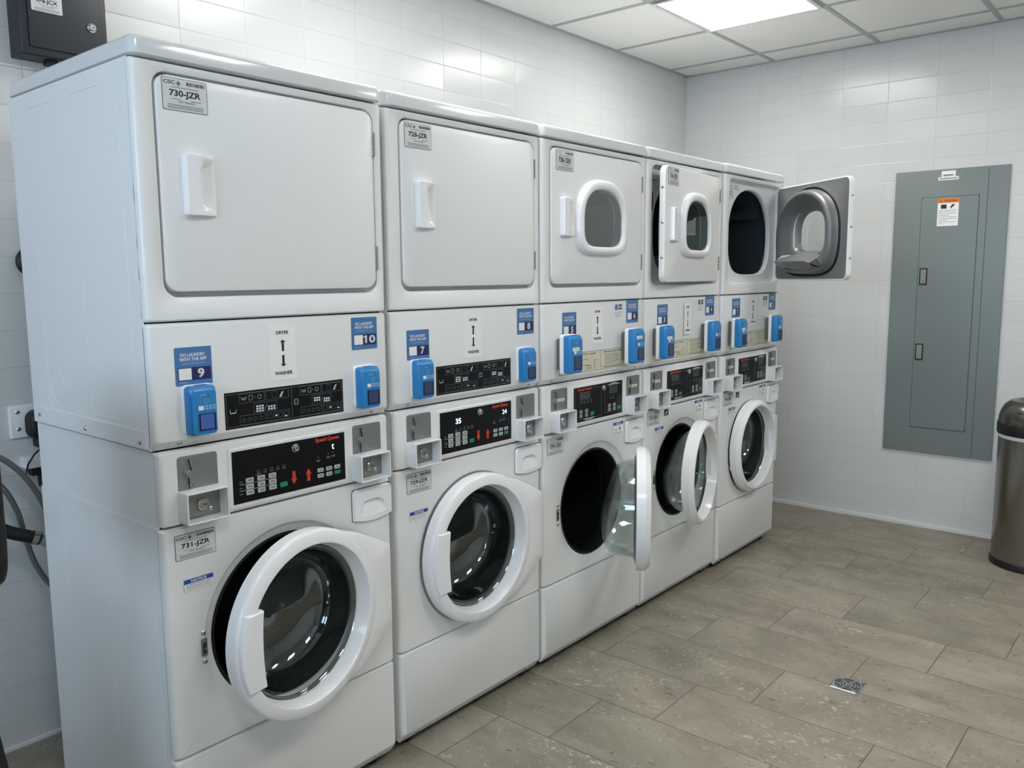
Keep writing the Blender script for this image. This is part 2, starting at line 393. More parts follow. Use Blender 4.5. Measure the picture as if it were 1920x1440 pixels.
DIFF = mat('light_diffuser', (255, 253, 248), .5, emit=PANEL_E)
def light_panel(cx, cy, label):
    t = thing('ceiling_light', label, 'ceiling light', (cx, cy, ZC-.004), group='square ceiling light panels')
    h = .298; b = MB()
    for (x0, x1, y0, y1) in ((-h, h, -h, -h+.02), (-h, h, h-.02, h), (-h, -h+.02, -h+.02, h-.02), (h-.02, h, -h+.02, h-.02)):
        b.box(x0, x1, -.010, 0, -y0, -y1, TRIMM)
    put('frame', cached('lframe', lambda: b.mesh('frame')), t)
    b2 = MB(); b2.box(-h+.02, h-.02, -.006, -.001, -(-h+.02), -(h-.02), DIFF)
    put('diffuser', cached('ldiff', lambda: b2.mesh('diffuser')), t)
light_panel(2.979, .065, 'bright square ceiling light panel above the far washers')
light_panel(1.149, .065, 'square ceiling light panel above the nearest machines')
for i, x in enumerate((2.979, 1.149, -.681)):  # second row out of view, added to brighten the machine fronts
    light_panel(x, -1.735, ['square ceiling light panel near the right wall by the trash can end', 'square ceiling light panel in the middle of the right side', 'square ceiling light panel behind the photographer'][i])

# ================================================================== MACHINES
DC = (.355, 1.636)          # centre of dryer opening
def csc_sticker(mb, u0, u1, z0, z1, o, num, kind='csc'):
    H = z1-z0; Wd = u1-u0
    mb.slab(u0, u1, z0, z1, o, o+.0006, INK, .004); q = o+.0009
    mb.slab(u0+.0011, u1-.0011, z0+.0011, z1-.0011, o, q, STK, .003); q += .0003
    if kind == 'csc':
        mb.text('CSC', u0+.03*Wd, u0+.29*Wd, z1-.20*H, z1-.08*H, q, INKG, .04)
        mb.poly([(u0+(.36+dx)*Wd, z1-(.15+dz)*H) for dx, dz in ((0, .10), (-.05, 0), (-.02, -.03), (0, -.09), (.03, -.02), (.05, 0))], q, INKG)
    else:
        mb.ringp(u0+.17*Wd, z1-.2*H, .13*H, .012*H, q, INKG); mb.ringp(u0+.25*Wd, z1-.14*H, .07*H, .012*H, q, INKG)
    x = u0+.54*Wd; rr = random.Random(num)
    while x < u0+.95*Wd:
        wd = rr.choice((.008, .014, .02))*Wd; mb.rect(x, x+wd, z1-.19*H, z1-.08*H, q, INK); x += wd+rr.choice((.008, .014))*Wd
    mb.rect(u0+.2*Wd, u0+.8*Wd, z1-.29*H, z1-.275*H, q, INK)
    mb.text(num, u0+.15*Wd, u0+.85*Wd, z1-.61*H, z1-.36*H, q, INK, .028)
    mb.text('1-877-264-6622', u0+.34*Wd, u0+.72*Wd, z1-.75*H, z1-.68*H, q, INK)
    mb.rect(u0+.2*Wd, u0+.4*Wd, z1-.65*H, z1-.635*H, q, INKG); mb.rect(u0+.62*Wd, u0+.85*Wd, z1-.66*H, z1-.64*H, q, INKG)
    for k in range(3): mb.rect(u0+.1*Wd, u0+.9*Wd, z1-(.83+.05*k)*H, z1-(.81+.05*k)*H, q, INKG)
def notice_sticker(mb, u0, u1, z0, z1, o, tall=False):
    mb.slab(u0, u1, z0, z1, o, o+.0006, INKG, .001); q = o+.0008; H = z1-z0; Wd = u1-u0
    mb.slab(u0+.0006, u1-.0006, z0+.0006, z1-.0006, o, q, PAPER, .001); q += .0003
    hb = .2 if tall else .38
    mb.rect(u0+.0006, u1-.0006, z1-hb*H, z1-.0006, q, NOTB); mb.text('NOTICE', u0+.24*Wd, u0+.76*Wd, z1-hb*.82*H, z1-hb*.2*H, q+.0003, WHITEP, .04)
    if tall:
        mb.rect(u0+.15*Wd, u0+.85*Wd, z1-.3*H, z1-.28*H, q, INKG); mb.poly([(u0+.18*Wd, z1-.58*H), (u0+.36*Wd, z1-.58*H), (u0+.36*Wd, z1-.5*H), (u0+.3*Wd, z1-.52*H), (u0+.18*Wd, z1-.5*H)], q, INKG)
        mb.disc(u0+.65*Wd, z1-.5*H, .1*H, q, INK, 10)
        for k in range(4): mb.rect(u0+.12*Wd, u0+.88*Wd, z1-(.72+.06*k)*H, z1-(.70+.06*k)*H, q, INKG)
    else:
        for k in range(3): mb.rect(u0+.06*Wd, u0+.94*Wd, z1-(.52+.16*k)*H, z1-(.47+.16*k)*H, q, INKG)
def app_sticker(num, u0, u1, z0, z1):
    mb = MB(); o = .0003; H = z1-z0; Wd = u1-u0
    mb.slab(u0, u1, z0, z1, 0, o+.0006, BLUE, .003); q = o+.0009
    mb.text('DO LAUNDRY', u0+.15*Wd, u0+.82*Wd, z1-.245*H, z1-.155*H, q, WHITEP, .035)
    mb.text('WITH THE APP', u0+.12*Wd, u0+.86*Wd, z1-.36*H, z1-.27*H, q, WHITEP, .035)
    mb.text('GetPayMobile.com', u0+.18*Wd, u0+.80*Wd, z1-.47*H, z1-.39*H, q, LBLUE)
    mb.rect(u0+.07*Wd, u0+.96*Wd, z0+.13*H, z0+.47*H, q, NAVY)
    mb.rect(u0+.09*Wd, u0+.43*Wd, z0+.15*H, z0+.45*H, q+.0003, PAPER)
    if len(num) == 2: mb.text(num, u0+.515*Wd, u0+.92*Wd, z0+.185*H, z0+.43*H, q+.0003, WHITEP, .03)
    elif num == '1': mb.rect(u0+.675*Wd, u0+.735*Wd, z0+.18*H, z0+.43*H, q+.0003, WHITEP)
    else: mb.text(num, u0+.595*Wd, u0+.78*Wd, z0+.18*H, z0+.43*H, q+.0003, WHITEP, .03)
    if num[0] == '1':
        c1 = u0+(.675 if num == '1' else .52)*Wd; mb.poly([(c1+.002*Wd, z0+.428*H), (c1-.075*Wd, z0+.385*H), (c1-.075*Wd, z0+.345*H), (c1+.002*Wd, z0+.385*H)], q+.0003, WHITEP)
    mb.rect(u0+.09*Wd, u0+.34*Wd, z0+.07*H, z0+.085*H, q, LBLUE)
    return mb.mesh('app_sticker')
def arrow_label(u0, u1, z0, z1, o0=0, o1=.0008):
    mb = MB(); mb.slab(u0, u1, z0, z1, o0, o1, PAPER, .002); q = o1+.0004; H = z1-z0; Wd = u1-u0; c = (u0+u1)/2
    mb.text('DRYER', c-.24*Wd, c+.24*Wd, z1-.16*H, z1-.10*H, q, INK, .03)
    mb.text('WASHER', c-.34*Wd, c+.34*Wd, z0+.10*H, z0+.165*H, q, INK, .03)
    def arr(zb, zt):
        d = 1 if zt > zb else -1; w = .035*Wd*1.2; hw = .115*Wd; hh = .045*H*d
        mb.poly([(c-w, zb), (c+w, zb), (c+w, zt-hh), (c+hw, zt-hh), (c, zt), (c-hw, zt-hh), (c-w, zt-hh)], q, INK)
    arr(z1-.47*H, z1-.26*H); arr(z1-.54*H, z1-.75*H)
    return mb.mesh('arrow_label', normals=True)
def sign_black():
    mb = MB(); u0, u1, z0, z1 = .174, .523, 1.0765, 1.1645; Wd = u1-u0; H = z1-z0
    mb.slab(u0, u1, z0, z1, 0, .0008, DISP, .001); q = .0012
    def X(f): return u0+f*Wd
    def Z(f): return z1-f*H
    mb.frame(X(.01), X(.99), Z(.95), Z(.05), .0009, q, INKG); mb.rect(X(.533), X(.536), Z(.95), Z(.05), q, INKG)
    def B(a, b_, t, u_): mb.frame(X(a), X(b_), Z(u_), Z(t), .0008, q, INKG)
    for s_ in (0, .505):
        k = .93 if s_ else 1
        for a, b_, t, u_ in ((.11, .31, .07, .33), (.32, .51, .07, .33), (.22, .41, .37, .63), (.11, .31, .67, .93), (.32, .51, .67, .93)):
            B(s_+a*k, s_+b_*k, t, u_)
            if t == .37:
                for i in range(3):
                    for j in range(3 if s_ == 0 else 2):
                        mb.rect(X(s_+(a+.02+.022*i)*k), X(s_+(a+.036+.022*i)*k), Z(t+.12+.07*j), Z(t+.07+.07*j), q, WHITEP)
                        if j < 2: mb.rect(X(s_+(a+.115+.022*i)*k), X(s_+(a+.13+.022*i)*k), Z(t+.17+.07*j), Z(t+.12+.07*j), q, WHITEP)
                mb.poly([(X(s_+(a+.085)*k), Z(t+.22)), (X(s_+(a+.09)*k), Z(t+.22)), (X(s_+(a+.11)*k), Z(t+.06)), (X(s_+(a+.105)*k), Z(t+.06))], q, INKG)
            elif t == .07:
                if a < .2:
                    mb.poly([(X(s_+(a+.02)*k), Z(t+.18)), (X(s_+(a+.05)*k), Z(t+.18)), (X(s_+(a+.06)*k), Z(t+.08)), (X(s_+(a+.035)*k), Z(t+.11)), (X(s_+(a+.01)*k), Z(t+.08))], q, INKG)
                    mb.frame(X(s_+(a+.075)*k), X(s_+(a+.105)*k), Z(t+.2), Z(t+.06), .0008, q, KEY); mb.rect(X(s_+(a+.115)*k), X(s_+(a+.13)*k), Z(t+.14), Z(t+.12), q, INKG)
                    mb.ringp(X(s_+(a+.16)*k), Z(t+.13), .0055, .001, q, KEY, 12)
                else:
                    mb.frame(X(s_+(a+.05)*k), X(s_+(a+.09)*k), Z(t+.21), Z(t+.04), .0006, q, INKG)
                    mb.poly([(X(s_+(a+.11)*k), Z(t+.22)), (X(s_+(a+.13)*k), Z(t+.22)), (X(s_+(a+.15)*k), Z(t+.05)), (X(s_+(a+.13)*k), Z(t+.08))], q, KEY)
            else:
                for i in range(4):
                    if a < .2: mb.ringp(X(s_+(a+.03+.045*i)*k), Z(t+.13), .005, .0009, q, INKG, 8)
                    else: mb.frame(X(s_+(a+.01+.045*i)*k), X(s_+(a+.045+.045*i)*k), Z(t+.19), Z(t+.06), .0007, q, INKG)
                if a > .2: mb.rect(X(s_+(a+.07)*k), X(s_+(a+.09)*k), Z(t+.15), Z(t+.11), q, WHITEP); mb.rect(X(s_+(a+.15)*k), X(s_+(a+.17)*k), Z(t+.2), Z(t+.16), q, WHITEP)
    mb.poly([(X(.04), Z(.58)), (X(.08), Z(.58)), (X(.087), Z(.47)), (X(.083), Z(.47)), (X(.077), Z(.55)), (X(.043), Z(.55)), (X(.037), Z(.47)), (X(.033), Z(.47))], q, KEY)
    mb.frame(X(.555), X(.59), Z(.57), Z(.41), .001, q, KEY); mb.frame(X(.562), X(.583), Z(.54), Z(.45), .0008, q, INKG)
    return mb.mesh('instruction_sign')
def sign_cream():
    mb = MB(); u0, u1, z0, z1 = .10, .536, 1.078, 1.1525; Wd = u1-u0; H = z1-z0
    mb.slab(u0, u1, z0, z1, 0, .0006, INK, .001); mb.slab(u0+.0012, u1-.0012, z0+.0012, z1-.0012, 0, .0010, CREAM, .001); q = .0014
    def X(f): return u0+f*Wd
    def Z(f): return z1-f*H
    mb.rect(X(.60), X(.604), Z(.98), Z(.02), q, INKG); mb.rect(X(.604), X(.99), Z(.84), Z(.825), q, INKG)
    mb.text('OPERATING INSTRUCTIONS - WASHER', X(.08), X(.53), Z(.155), Z(.09), q, INK, .02)
    mb.text('OPERATING INSTRUCTIONS - DRYER', X(.65), X(.95), Z(.155), Z(.09), q, INK, .02)
    rr = random.Random(3)
    for k in range(6): mb.rect(X(.67), X(.67+.16+.12*rr.random()), Z(.275+.095*k), Z(.25+.095*k), q, INKG)
    for k in range(5): mb.rect(X(.1), X(.3+.13*rr.random()), Z(.29+.1*k), Z(.265+.1*k), q, INKG)
    mb.frame(X(.50), X(.565), Z(.9), Z(.45), .0008, q, INKG)
    for k in range(5): mb.frame(X(.505), X(.525), Z(.54+.08*k), Z(.47+.08*k), .0006, q, INKG)
    for k in range(3): mb.rect(X(.38), X(.47), Z(.72+.08*k), Z(.695+.08*k), q, INKG)
    mb.rect(X(.65), X(.93), Z(.93), Z(.89), q, INKG)
    return mb.mesh('instruction_sign')
def display_a(left, right):
    u0, u1, z0, z1 = .183, .520, .8925, 1.0215; Wd = u1-u0; H = z1-z0
    mb = MB(); mb.slab(u0-.009, u1+.009, z0-.011, z1+.008, 0, .003, ENAMEL, .003, .0015)
    mb.slab(u0, u1, z0, z1, 0, .0036, DISP, .001); q = .0040
    def X(f): return u0+f*Wd
    def Z(f): return z1-f*H
    mb.text('Speed Queen', X(.72), X(.945), Z(.135), Z(.03), q, RED, .045)
    if left: mb.text(left, X(.205), X(.275), Z(.33), Z(.20), q, LED, .02)
    if right: mb.text(right, X(.865) if len(right) > 1 else X(.872), X(.93) if len(right) > 1 else X(.895), Z(.31), Z(.20), q, LED, .0)
    for f in (.21, .265, .32, .373, .426): mb.frame(X(f-.012), X(f+.012), Z(.475), Z(.43), .0009, q, INKG); mb.rect(X(f-.016), X(f+.016), Z(.50), Z(.488), q, INKG)
    mb.rect(X(.185), X(.238), Z(.525), Z(.513), q, INKG)
    for f, t in ((.74, .40), (.835, .37), (.885, .36)): mb.disc(X(f), Z(t+.02), .002, q, INKG, 8); mb.rect(X(f-.02), X(f+.02), Z(t+.09), Z(t+.075), q, INKG); mb.rect(X(f-.015), X(f+.015), Z(t+.115), Z(t+.1), q, INKG)
    def key(f, t, m=KEY, w=.032, h=.046):
        mb.slab(X(f-w), X(f+w), Z(t+h), Z(t-h), .003, q+.0002, m, .0025)
        if m is KEY: mb.rect(X(f-w*.5), X(f+w*.6), Z(t+.012), Z(t-.012), q+.0005, INKG)
    for r_, t in enumerate((.585, .705, .82)):
        for f in (.135, .23, .325): key(f, t)
        mb.rect(X(.05), X(.078), Z(t+.018), Z(t), q, INKG)
        if r_ < 2: mb.rect(X(.05), X(.36), Z(t+.064), Z(t+.056), q, KEY)
    key(.42, .815, GREEN)
    for f in (.758, .84, .92):
        key(f, .695, w=.029, h=.04); key(f, .81, GREEN if f == .92 else KEY, w=.029, h=.04)
    def arr(f, t0, t1):
        d = 1 if t1 > t0 else -1
        mb.poly([(X(f-.014), Z(t0)), (X(f+.014), Z(t0)), (X(f+.014), Z(t1-.12*d)), (X(f+.027), Z(t1-.12*d)), (X(f), Z(t1)), (X(f-.027), Z(t1-.12*d)), (X(f-.014), Z(t1-.12*d))], q, RED)
    arr(.513, .595, .86); arr(.645, .86, .6)
    return mb.mesh('control_display')
def display_b():
    u0, u1, z0, z1 = .184, .516, .893, 1.0235; Wd = u1-u0; H = z1-z0
    mb = MB(); mb.slab(u0-.009, u1+.009, z0-.011, z1+.008, 0, .003, ENAMEL, .003, .0015)
    mb.slab(u0, u1, z0, z1, 0, .0036, DISP, .001); q = .0040
    def X(f): return u0+f*Wd
    def Z(f): return z1-f*H
    mb.frame(X(.03), X(.55), Z(.94), Z(.07), .001, q, INKG, .003); mb.frame(X(.625), X(.975), Z(.90), Z(.06), .001, q, INKG, .003)
    mb.rect(X(.07), X(.36), Z(.125), Z(.02), q, DISP); mb.text('Speed Queen', X(.08), X(.35), Z(.125), Z(.03), q+.0002, RED, .06)
    for a, b_, t, u_ in ((.12, .31, .17, .34), (.72, .88, .13, .33)):
        mb.slab(X(a), X(b_), Z(u_), Z(t), .003, q, LCD, .001); mb.frame(X(a)-.002, X(b_)+.002, Z(u_)-.002, Z(t)+.002, .001, q+.0002, INKG)
    for f in (.14, .2, .27, .34): mb.disc(X(f), Z(.40), .0018, q, KEY, 8); mb.rect(X(f-.02), X(f+.02), Z(.47), Z(.45), q, INKG)
    for f in (.74, .8): mb.disc(X(f), Z(.43), .0018, q, KEY, 8); mb.rect(X(f-.02), X(f+.02), Z(.5), Z(.48), q, INKG)
    for f, t in ((.14, .71), (.25, .71), (.14, .83), (.25, .83), (.72, .70), (.825, .70), (.72, .82), (.825, .82)):
        mb.slab(X(f-.034), X(f+.034), Z(t+.055), Z(t-.055), .003, q, INKG, .003); mb.disc(X(f), Z(t), .0066, q+.0003, KEY, 16); mb.rect(X(f-.003), X(f+.003), Z(t+.03), Z(t-.03), q+.0006, INK); mb.rect(X(f-.012), X(f+.012), Z(t+.008), Z(t-.008), q+.0006, INK)
    for f, t in ((.36, .82), (.925, .81)): mb.slab(X(f-.038), X(f+.038), Z(t+.055), Z(t-.055), .003, q+.0002, GREEN, .002)
    mb.poly([(X(.17), Z(.925)), (X(.43), Z(.925)), (X(.36), Z(.975)), (X(.24), Z(.975))], q+.0002, KEY); mb.text('WASHER', X(.26), X(.35), Z(.962), Z(.937), q+.0005, INK)
    mb.poly([(X(.67), Z(.09)), (X(.95), Z(.09)), (X(.85), Z(.03)), (X(.77), Z(.03))], q+.0002, KEY); mb.text('DRYER', X(.77), X(.85), Z(.08), Z(.05), q+.0005, INK)
    return mb.mesh('control_display')
def screw_mesh():
    mb = MB(); mb.lathe(0, 0, [(.0062, 0), (.0062, .001), (.0045, .0028), (.002, .0034)], CHROME, 16, False, True)
    mb.rect(-.003, .003, -.0004, .0004, .0036, INK); return mb.mesh('screw')
SCREW = screw_mesh()
SCREWD = None
def lock_mesh(R=.014, L=.012):
    mb = MB(); mb.lathe(0, 0, [(R*1.25, 0), (R*1.25, .002), (R, .003), (R, L-.002), (R*.85, L), (R*.6, L), (R*.58, L-.001)], CHROME, 24, False, True)
    mb.rect(-.0012, R*.5, -.0012, .0012, L-.0006, INK); return mb.mesh('lock')
LOCK = lock_mesh()

def mesh_cabinet():
    mb = MB(); D = -.672
    def shell(u0, u1, z0, z1, of, m=ENAMEL):
        mb.loft([[(u0, of, z), (u1, of, z), (u1, D, z), (u0, D, z)] for z in (z0, z1)], m, True, True)
    # side and rear sheets as hollow box so the drums stay visible from the front
    t = .004
    def hollow(u0, u1, z0, z1, of):
        mb.box(u0, u0+t, z0, z1, D, of, ENAMEL); mb.box(u1-t, u1, z0, z1, D, of, ENAMEL)
        mb.box(u0+t, u1-t, z0, z1, D, D+t, ENAMEL)
    hollow(0, W, 1.0515, 1.899, -.02); hollow(.006, W-.006, .8715, 1.0475, -.02); hollow(.003, W-.003, .03, .871, -.02)
    mb.box(t, W-t, 1.053, 1.057, D, -.02, GAPD); mb.box(.01, W-.01, .03, .034, D, -.02, GAPD); mb.box(.01, W-.01, .872, .876, D, -.02, GAPD)
    mb.box(.01, W-.01, 1.335, 1.339, -.5, -.02, GAPD)
    # pressed lines on the side sheets
    for su, d in ((0, -1), (W, 1)):
        def strip(y0, z0, y1, z1, w=.0016, off=0):
            L = sqrt((y1-y0)**2+(z1-z0)**2); ny, nz = -(z1-z0)/L*w, (y1-y0)/L*w; uu = su+d*(.0002-off)
            a = [(uu, -(y0+ny*k), z0+nz*k) for k in (-1, 0, 1)]; c = [(uu, -(y1+ny*k), z1+nz*k) for k in (-1, 0, 1)]
            a[1] = (uu+d*.0009, a[1][1], a[1][2]); c[1] = (uu+d*.0009, c[1][1], c[1][2])
            mb.loft([a, c], ENAMEL, closed=False)
        for (ya, yb) in ((.556, .41), (.302, .158)):
            strip(ya, 1.86, yb, 1.86); strip(ya, 1.86-.03, ya, 1.125); strip(ya, 1.125, ya-.012, 1.108); strip(ya-.012, 1.108, yb, 1.108)
            strip(ya-.016, .835, yb-.0, .835, off=.003); strip(ya-.016, .835, ya-.016, .04, off=.003)
        strip(.07, 1.86, .07, 1.06)
        strip(.05, .86, .05, .04, off=.003); strip(.085, .88, .085, 1.04, off=.006)
        pts = [(.5+.045*cos(a), 1.163+.045*sin(a)) for a in [2*pi*k/28 for k in range(29)]]
        for p, q in zip(pts, pts[1:]): strip(p[0], p[1], q[0], q[1], .001)
        # fixing flange above the washer
        if d < 0: mb.box(su-.003, su, 1.055, 1.0945, -.645, -.035, ENAMEL)
    return mb.mesh('cabinet')
def mesh_lid():
    mb = MB(); P = lambda i: [(u, o) for u, o in rrect(-.001+i, W+.001-i, -.674+i, .006-i, .022-min(i, .018), 6)]
    z0, z1 = 1.9015, 1.9425
    loops = [[(u, o, z0) for u, o in P(.004)], [(u, o, z0+.003) for u, o in P(0)]]
    for k in range(6):
        a = k/5*pi/2; r = .012; loops.append([(u, o, z1-r+r*sin(a)) for u, o in P(r*(1-cos(a)))])
    mb.loft(loops, LIDW, True, True); return mb.mesh('lid', 50)
def front_rings(u0, u1, z0, z1, rb=.012, r=.006):
    L = [((u0, u1, z0, z1, r), -.022)]
    for k in range(5):
        a = k/4*pi/2; i = rb*(1-cos(a)); L.append(((u0+i, u1-i, z0+min(i, .004), z1-min(i, .004), max(r-i*.3, .003)), -rb+rb*sin(a)))
    return L
def mesh_dryer_front():
    mb = MB(); u0, u1, z0, z1 = 0, W, 1.3390, 1.8975; R = front_rings(u0, u1, z0, z1)
    hole = rrect(.045, .656, 1.392, 1.878, .034, 6); inner = rrect(.047, .654, 1.394, 1.876, .032, 6)
    polys = [rrect(*p[:4], p[4], 5) for p, o in R]
    A = angles(DC, [polys[0], polys[-1], hole], 120); rings = [(star(p, DC), o) for p, (q, o) in zip(polys, R)]
    D_ = dee(.245, .212, .208)
    rings += [(star(rrect(.041, .660, 1.388, 1.882, .036, 6), DC), 0), (star(hole, DC), -.003), (star(inner, DC), -.032)]
    sloft(mb, DC, A, rings, ENAMEL)
    sloft(mb, DC, A, [(star(inner, DC), -.032), (D_, -.034), (dee(.24, .207, .203), -.040), (dee(.24, .207, .203), -.055)], ENAMEL)
    return mb.mesh('dryer_front')
def mesh_dryer_drum():
    mb = MB(); mb.lathe(DC[0]-.01, DC[1]-.02, [(.245, -.055), (.285, -.06), (.285, -.60)], DRUMD, 64); mb.lathe(DC[0]-.01, DC[1]-.02, [(.285, -.60), (.05, -.60)], DRUMD, 64, False, True)
    for k in range(3):
        a = 2*pi*k/3+.5; c, s_ = cos(a), sin(a); x, z = DC[0]-.01, DC[1]-.02
        L = [[(x+q*c-s_*w_, o, z+q*s_+c*w_) for q, w_ in ((.285, .04), (.235, .012), (.235, -.012), (.285, -.04))] for o in (-.08, -.59)]
        mb.loft(L, DRUMD, True, True)
    return mb.mesh('dryer_drum')
def mesh_panel(u0, u1, z0, z1, bot):
    """front sheet whose bottom edge is bevelled back by `bot`"""
    mb = MB(); rb = .012; loops = [[(u, -.022, z) for u, z in rrect(u0, u1, z0, z1, .008, 5)]]
    for k in range(5):
        a = k/4*pi/2; i = rb*(1-cos(a)); o = -rb+rb*sin(a); zb = z0+(bot*(1+o/.022) if bot else min(i, .004))
        loops.append([(u, o, z) for u, z in rrect(u0+i, u1-i, zb, z1-min(i, .004), .008, 5)])
    mb.loft(loops, ENAMEL, True, True); return mb.mesh('panel', 30)
WC_A, WC_B = (.333, .569), (.337, .566)
def GR(RO): return .214 if RO > .24 else .206
def mesh_washer_front(c, RO):
    mb = MB(); R = front_rings(.003, W-.003, .3135, .8695)
    polys = [rrect(*p[:4], p[4], 5) for p, o in R]
    A = angles(c, [polys[0], polys[-1]], 128); rings = [(star(p, c), o) for p, (q, o) in zip(polys, R)]
    rings += [(circ(RO+.003), 0), (circ(RO), -.002), (circ(RO-.003), -.006), (circ(RO-.012), -.009), (circ(RO-.022), -.015), (circ(GR(RO)+.003), -.017), (circ(GR(RO)), -.03)]
    sloft(mb, c, A, rings, ENAMEL)
    return mb.mesh('washer_front')
def mesh_gasket(c):
    G = .217 if c == WC_A else .209
    mb = MB(); mb.lathe(c[0], c[1], [(G, -.022), (G-.003, -.0165), (G-.008, -.0165), (G-.011, -.024), (G-.012, -.05), (G-.018, -.07), (.20, -.10), (.235, -.105)], BLACK, 72); return mb.mesh('door_gasket', 60)
def mesh_wdrum(c):
    mb = MB(); mb.lathe(c[0], c[1], [(.200, -.112), (.215, -.105), (.255, -.115), (.255, -.52)], WDRUM, 72); mb.lathe(c[0], c[1], [(.255, -.52), (.08, -.53)], WDRUM, 72, False, True)
    for k in range(3):
        a = 2*pi*k/3+.3; cc, s_ = cos(a), sin(a)
        L = [[(c[0]+q*cc-s_*w_, o, c[1]+q*s_+cc*w_) for q, w_ in ((.255, .045), (.2, .012), (.2, -.012), (.255, -.045))] for o in (-.13, -.5)]
        mb.loft(L, DARK, True, True)
    return mb.mesh('washer_drum')
HU, HO = .63, .03       # washer door hinge
def mesh_wdoor(kind):
    c = WC_A if kind == 'a' else WC_B; mb = MB(); x, z = c[0]-HU, c[1]; k = -HO
    if kind == 'a':
        prof = [(.205, .004), (.232, .002), (.2395, .006), (.2415, .034), (.2405, .040), (.237, .0445), (.232, .0468), (.211, .0525), (.206, .0520), (.203, .048), (.199, .012), (.196, .008)]
    else:
        prof = [(.200, .004), (.228, .002), (.231, .005), (.232, .036), (.2145, .0535), (.2045, .0535), (.196, .014), (.192, .010)]
    mb.lathe(x, z, [(R, o+k) for R, o in prof], PLASTIC, 96)
    return mb.mesh('washer_door', 32 if kind == 'a' else 25)
def mesh_hinge_plate(kind):
    c = WC_A if kind == 'a' else WC_B; mb = MB(); x, z = c[0]-HU, c[1]; k = -HO
    if kind == 'a':
        def arc(R, a0, a1, n=14): return [(x+R*cos(radians(a0+(a1-a0)*i/n)), z+R*sin(radians(a0+(a1-a0)*i/n))) for i in range(n+1)]
        P = arc(.232, -62, 66)[::-1]; e = .305; Q = [(x+.14, z+.203), (x+.2, z+.178), (x+e-.012, z+.137), (x+e, z+.131), (x+e, z+.11), (x+e, z), (x+e, z-.112), (x+e-.002, z-.118), (x+.24, z-.155), (x+.18, z-.190), (x+.1265, z-.215)]
        pts = [P[0]]+Q+P[::-1][0:1]+P[::-1][1:-1]
        pts = arc(.236, -60, 60)[::-1]+[(x+.15, z-.199), (x+.2, z-.178), (x+.25, z-.148), (x+e-.003, z-.113), (x+e, z-.105), (x+e, z+.118), (x+e-.004, z+.125), (x+.23, z+.160), (x+.17, z+.192)]
        # build as fan strips between arc and outline
        n = 24; A = [(x+.2325*cos(radians(62-124*i/n)), z+.2325*sin(radians(62-124*i/n))) for i in range(n+1)]
        out = [(x+.1135, z+.2105), (x+.17, z+.192), (x+.24, z+.158), (x+e-.006, z+.126), (x+e, z+.118), (x+e, z-.105), (x+e-.005, z-.112), (x+.24, z-.156), (x+.17, z-.194), (x+.1135, z-.2075)]
        def samp(P, n):
            L = [0]
            for p, q in zip(P, P[1:]): L.append(L[-1]+math.dist(p, q))
            r = []
            for i in range(n+1):
                t = L[-1]*i/n; j = max(k_ for k_ in range(len(L)) if L[k_] <= t+1e-9); j = min(j, len(P)-2); f = (t-L[j])/(L[j+1]-L[j]); r.append((P[j][0]+(P[j+1][0]-P[j][0])*f, P[j][1]+(P[j+1][1]-P[j][1])*f))
            return r
        n2 = 48; A = samp(A, n2); B = samp(out, n2)
        # keep the outline's own corners
        idx = [min(range(n2+1), key=lambda i: math.dist(B[i], p)) for p in out]
        for i, p in zip(idx, out): B[i] = p
        def off(P, o, s_=1.0): return [(x+(p[0]-x)*s_, o+k, z+(p[1]-z)*s_) for p in P]
        mb.loft([off(A, .004), off(B, .004), off(B, .038), off(B, .0425, .994), off(B, .044, .985), off(A, .0460)], PLASTIC, closed=False)
    else:
        mb.slab(x+.19, x+.292, z-.125, z+.118, .002+k, .030+k, PLASTIC, .006, .004)
    return mb.mesh('hinge_plate', 32)
def mesh_grip():
    c = WC_A; mb = MB(); x, z = c[0]-HU, c[1]; k = -HO
    def P(inn, outr, dz, n=8):
        L = []
        for i in range(n+1):
            zz = -dz+2*dz*i/n; L.append((x-sqrt(max(outr**2-zz**2, 0)), z+zz))
        for i in range(n+1):
            zz = dz-2*dz*i/n; L.append((x-inn+.012*(zz/dz)**2*0-.006*(1-(zz/dz)**2), z+zz))
        return L
    a = P(.163, .236, .096); b_ = P(.163, .232, .094); c_ = P(.165, .226, .092)
    mb.loft([[(u, .012+k, w_) for u, w_ in P(.167, .236, .094)], [(u, .045+k, w_) for u, w_ in a], [(u, .054+k, w_) for u, w_ in b_], [(u, .0562+k, w_) for u, w_ in c_]], PLASTIC, True, True)
    return mb.mesh('grip', 32)
def mesh_bowl(kind):
    c = WC_A if kind == 'a' else WC_B; mb = MB(); x, z = c[0]-HU, c[1]; k = -HO; n = 72
    # outer flange, then a bowl that is deepest low down and slopes back at the top
    prof = [(.203, .014), (.198, .002), (.186, -.002), (.183, -.03), (.177, -.060), (.166, -.088), (.148, -.108), (.108, -.122), (.05, -.128), (.012, -.129)]
    loops = []
    for R, o in prof:
        t = min(1, max(0, (-o)/.119)); L = []
        for i in range(n):
            a = 2*pi*i/n; zz = R*sin(a); sl = 1-.38*max(0, zz/.19)*t
            L.append((x+R*cos(a), o*sl+k, z+zz-.022*t*(1-R/.2)))
        loops.append(L)
    mb.loft(loops, BOWL, False, True)
    mb.loft([[(x+(u-x)*.965, o+.006 if kk > 2 else o, z+(zz-z)*.965) for u, o, zz in L] for kk, L in enumerate(loops)], BOWL, False, True)
    return mb.mesh('door_glass', 60)
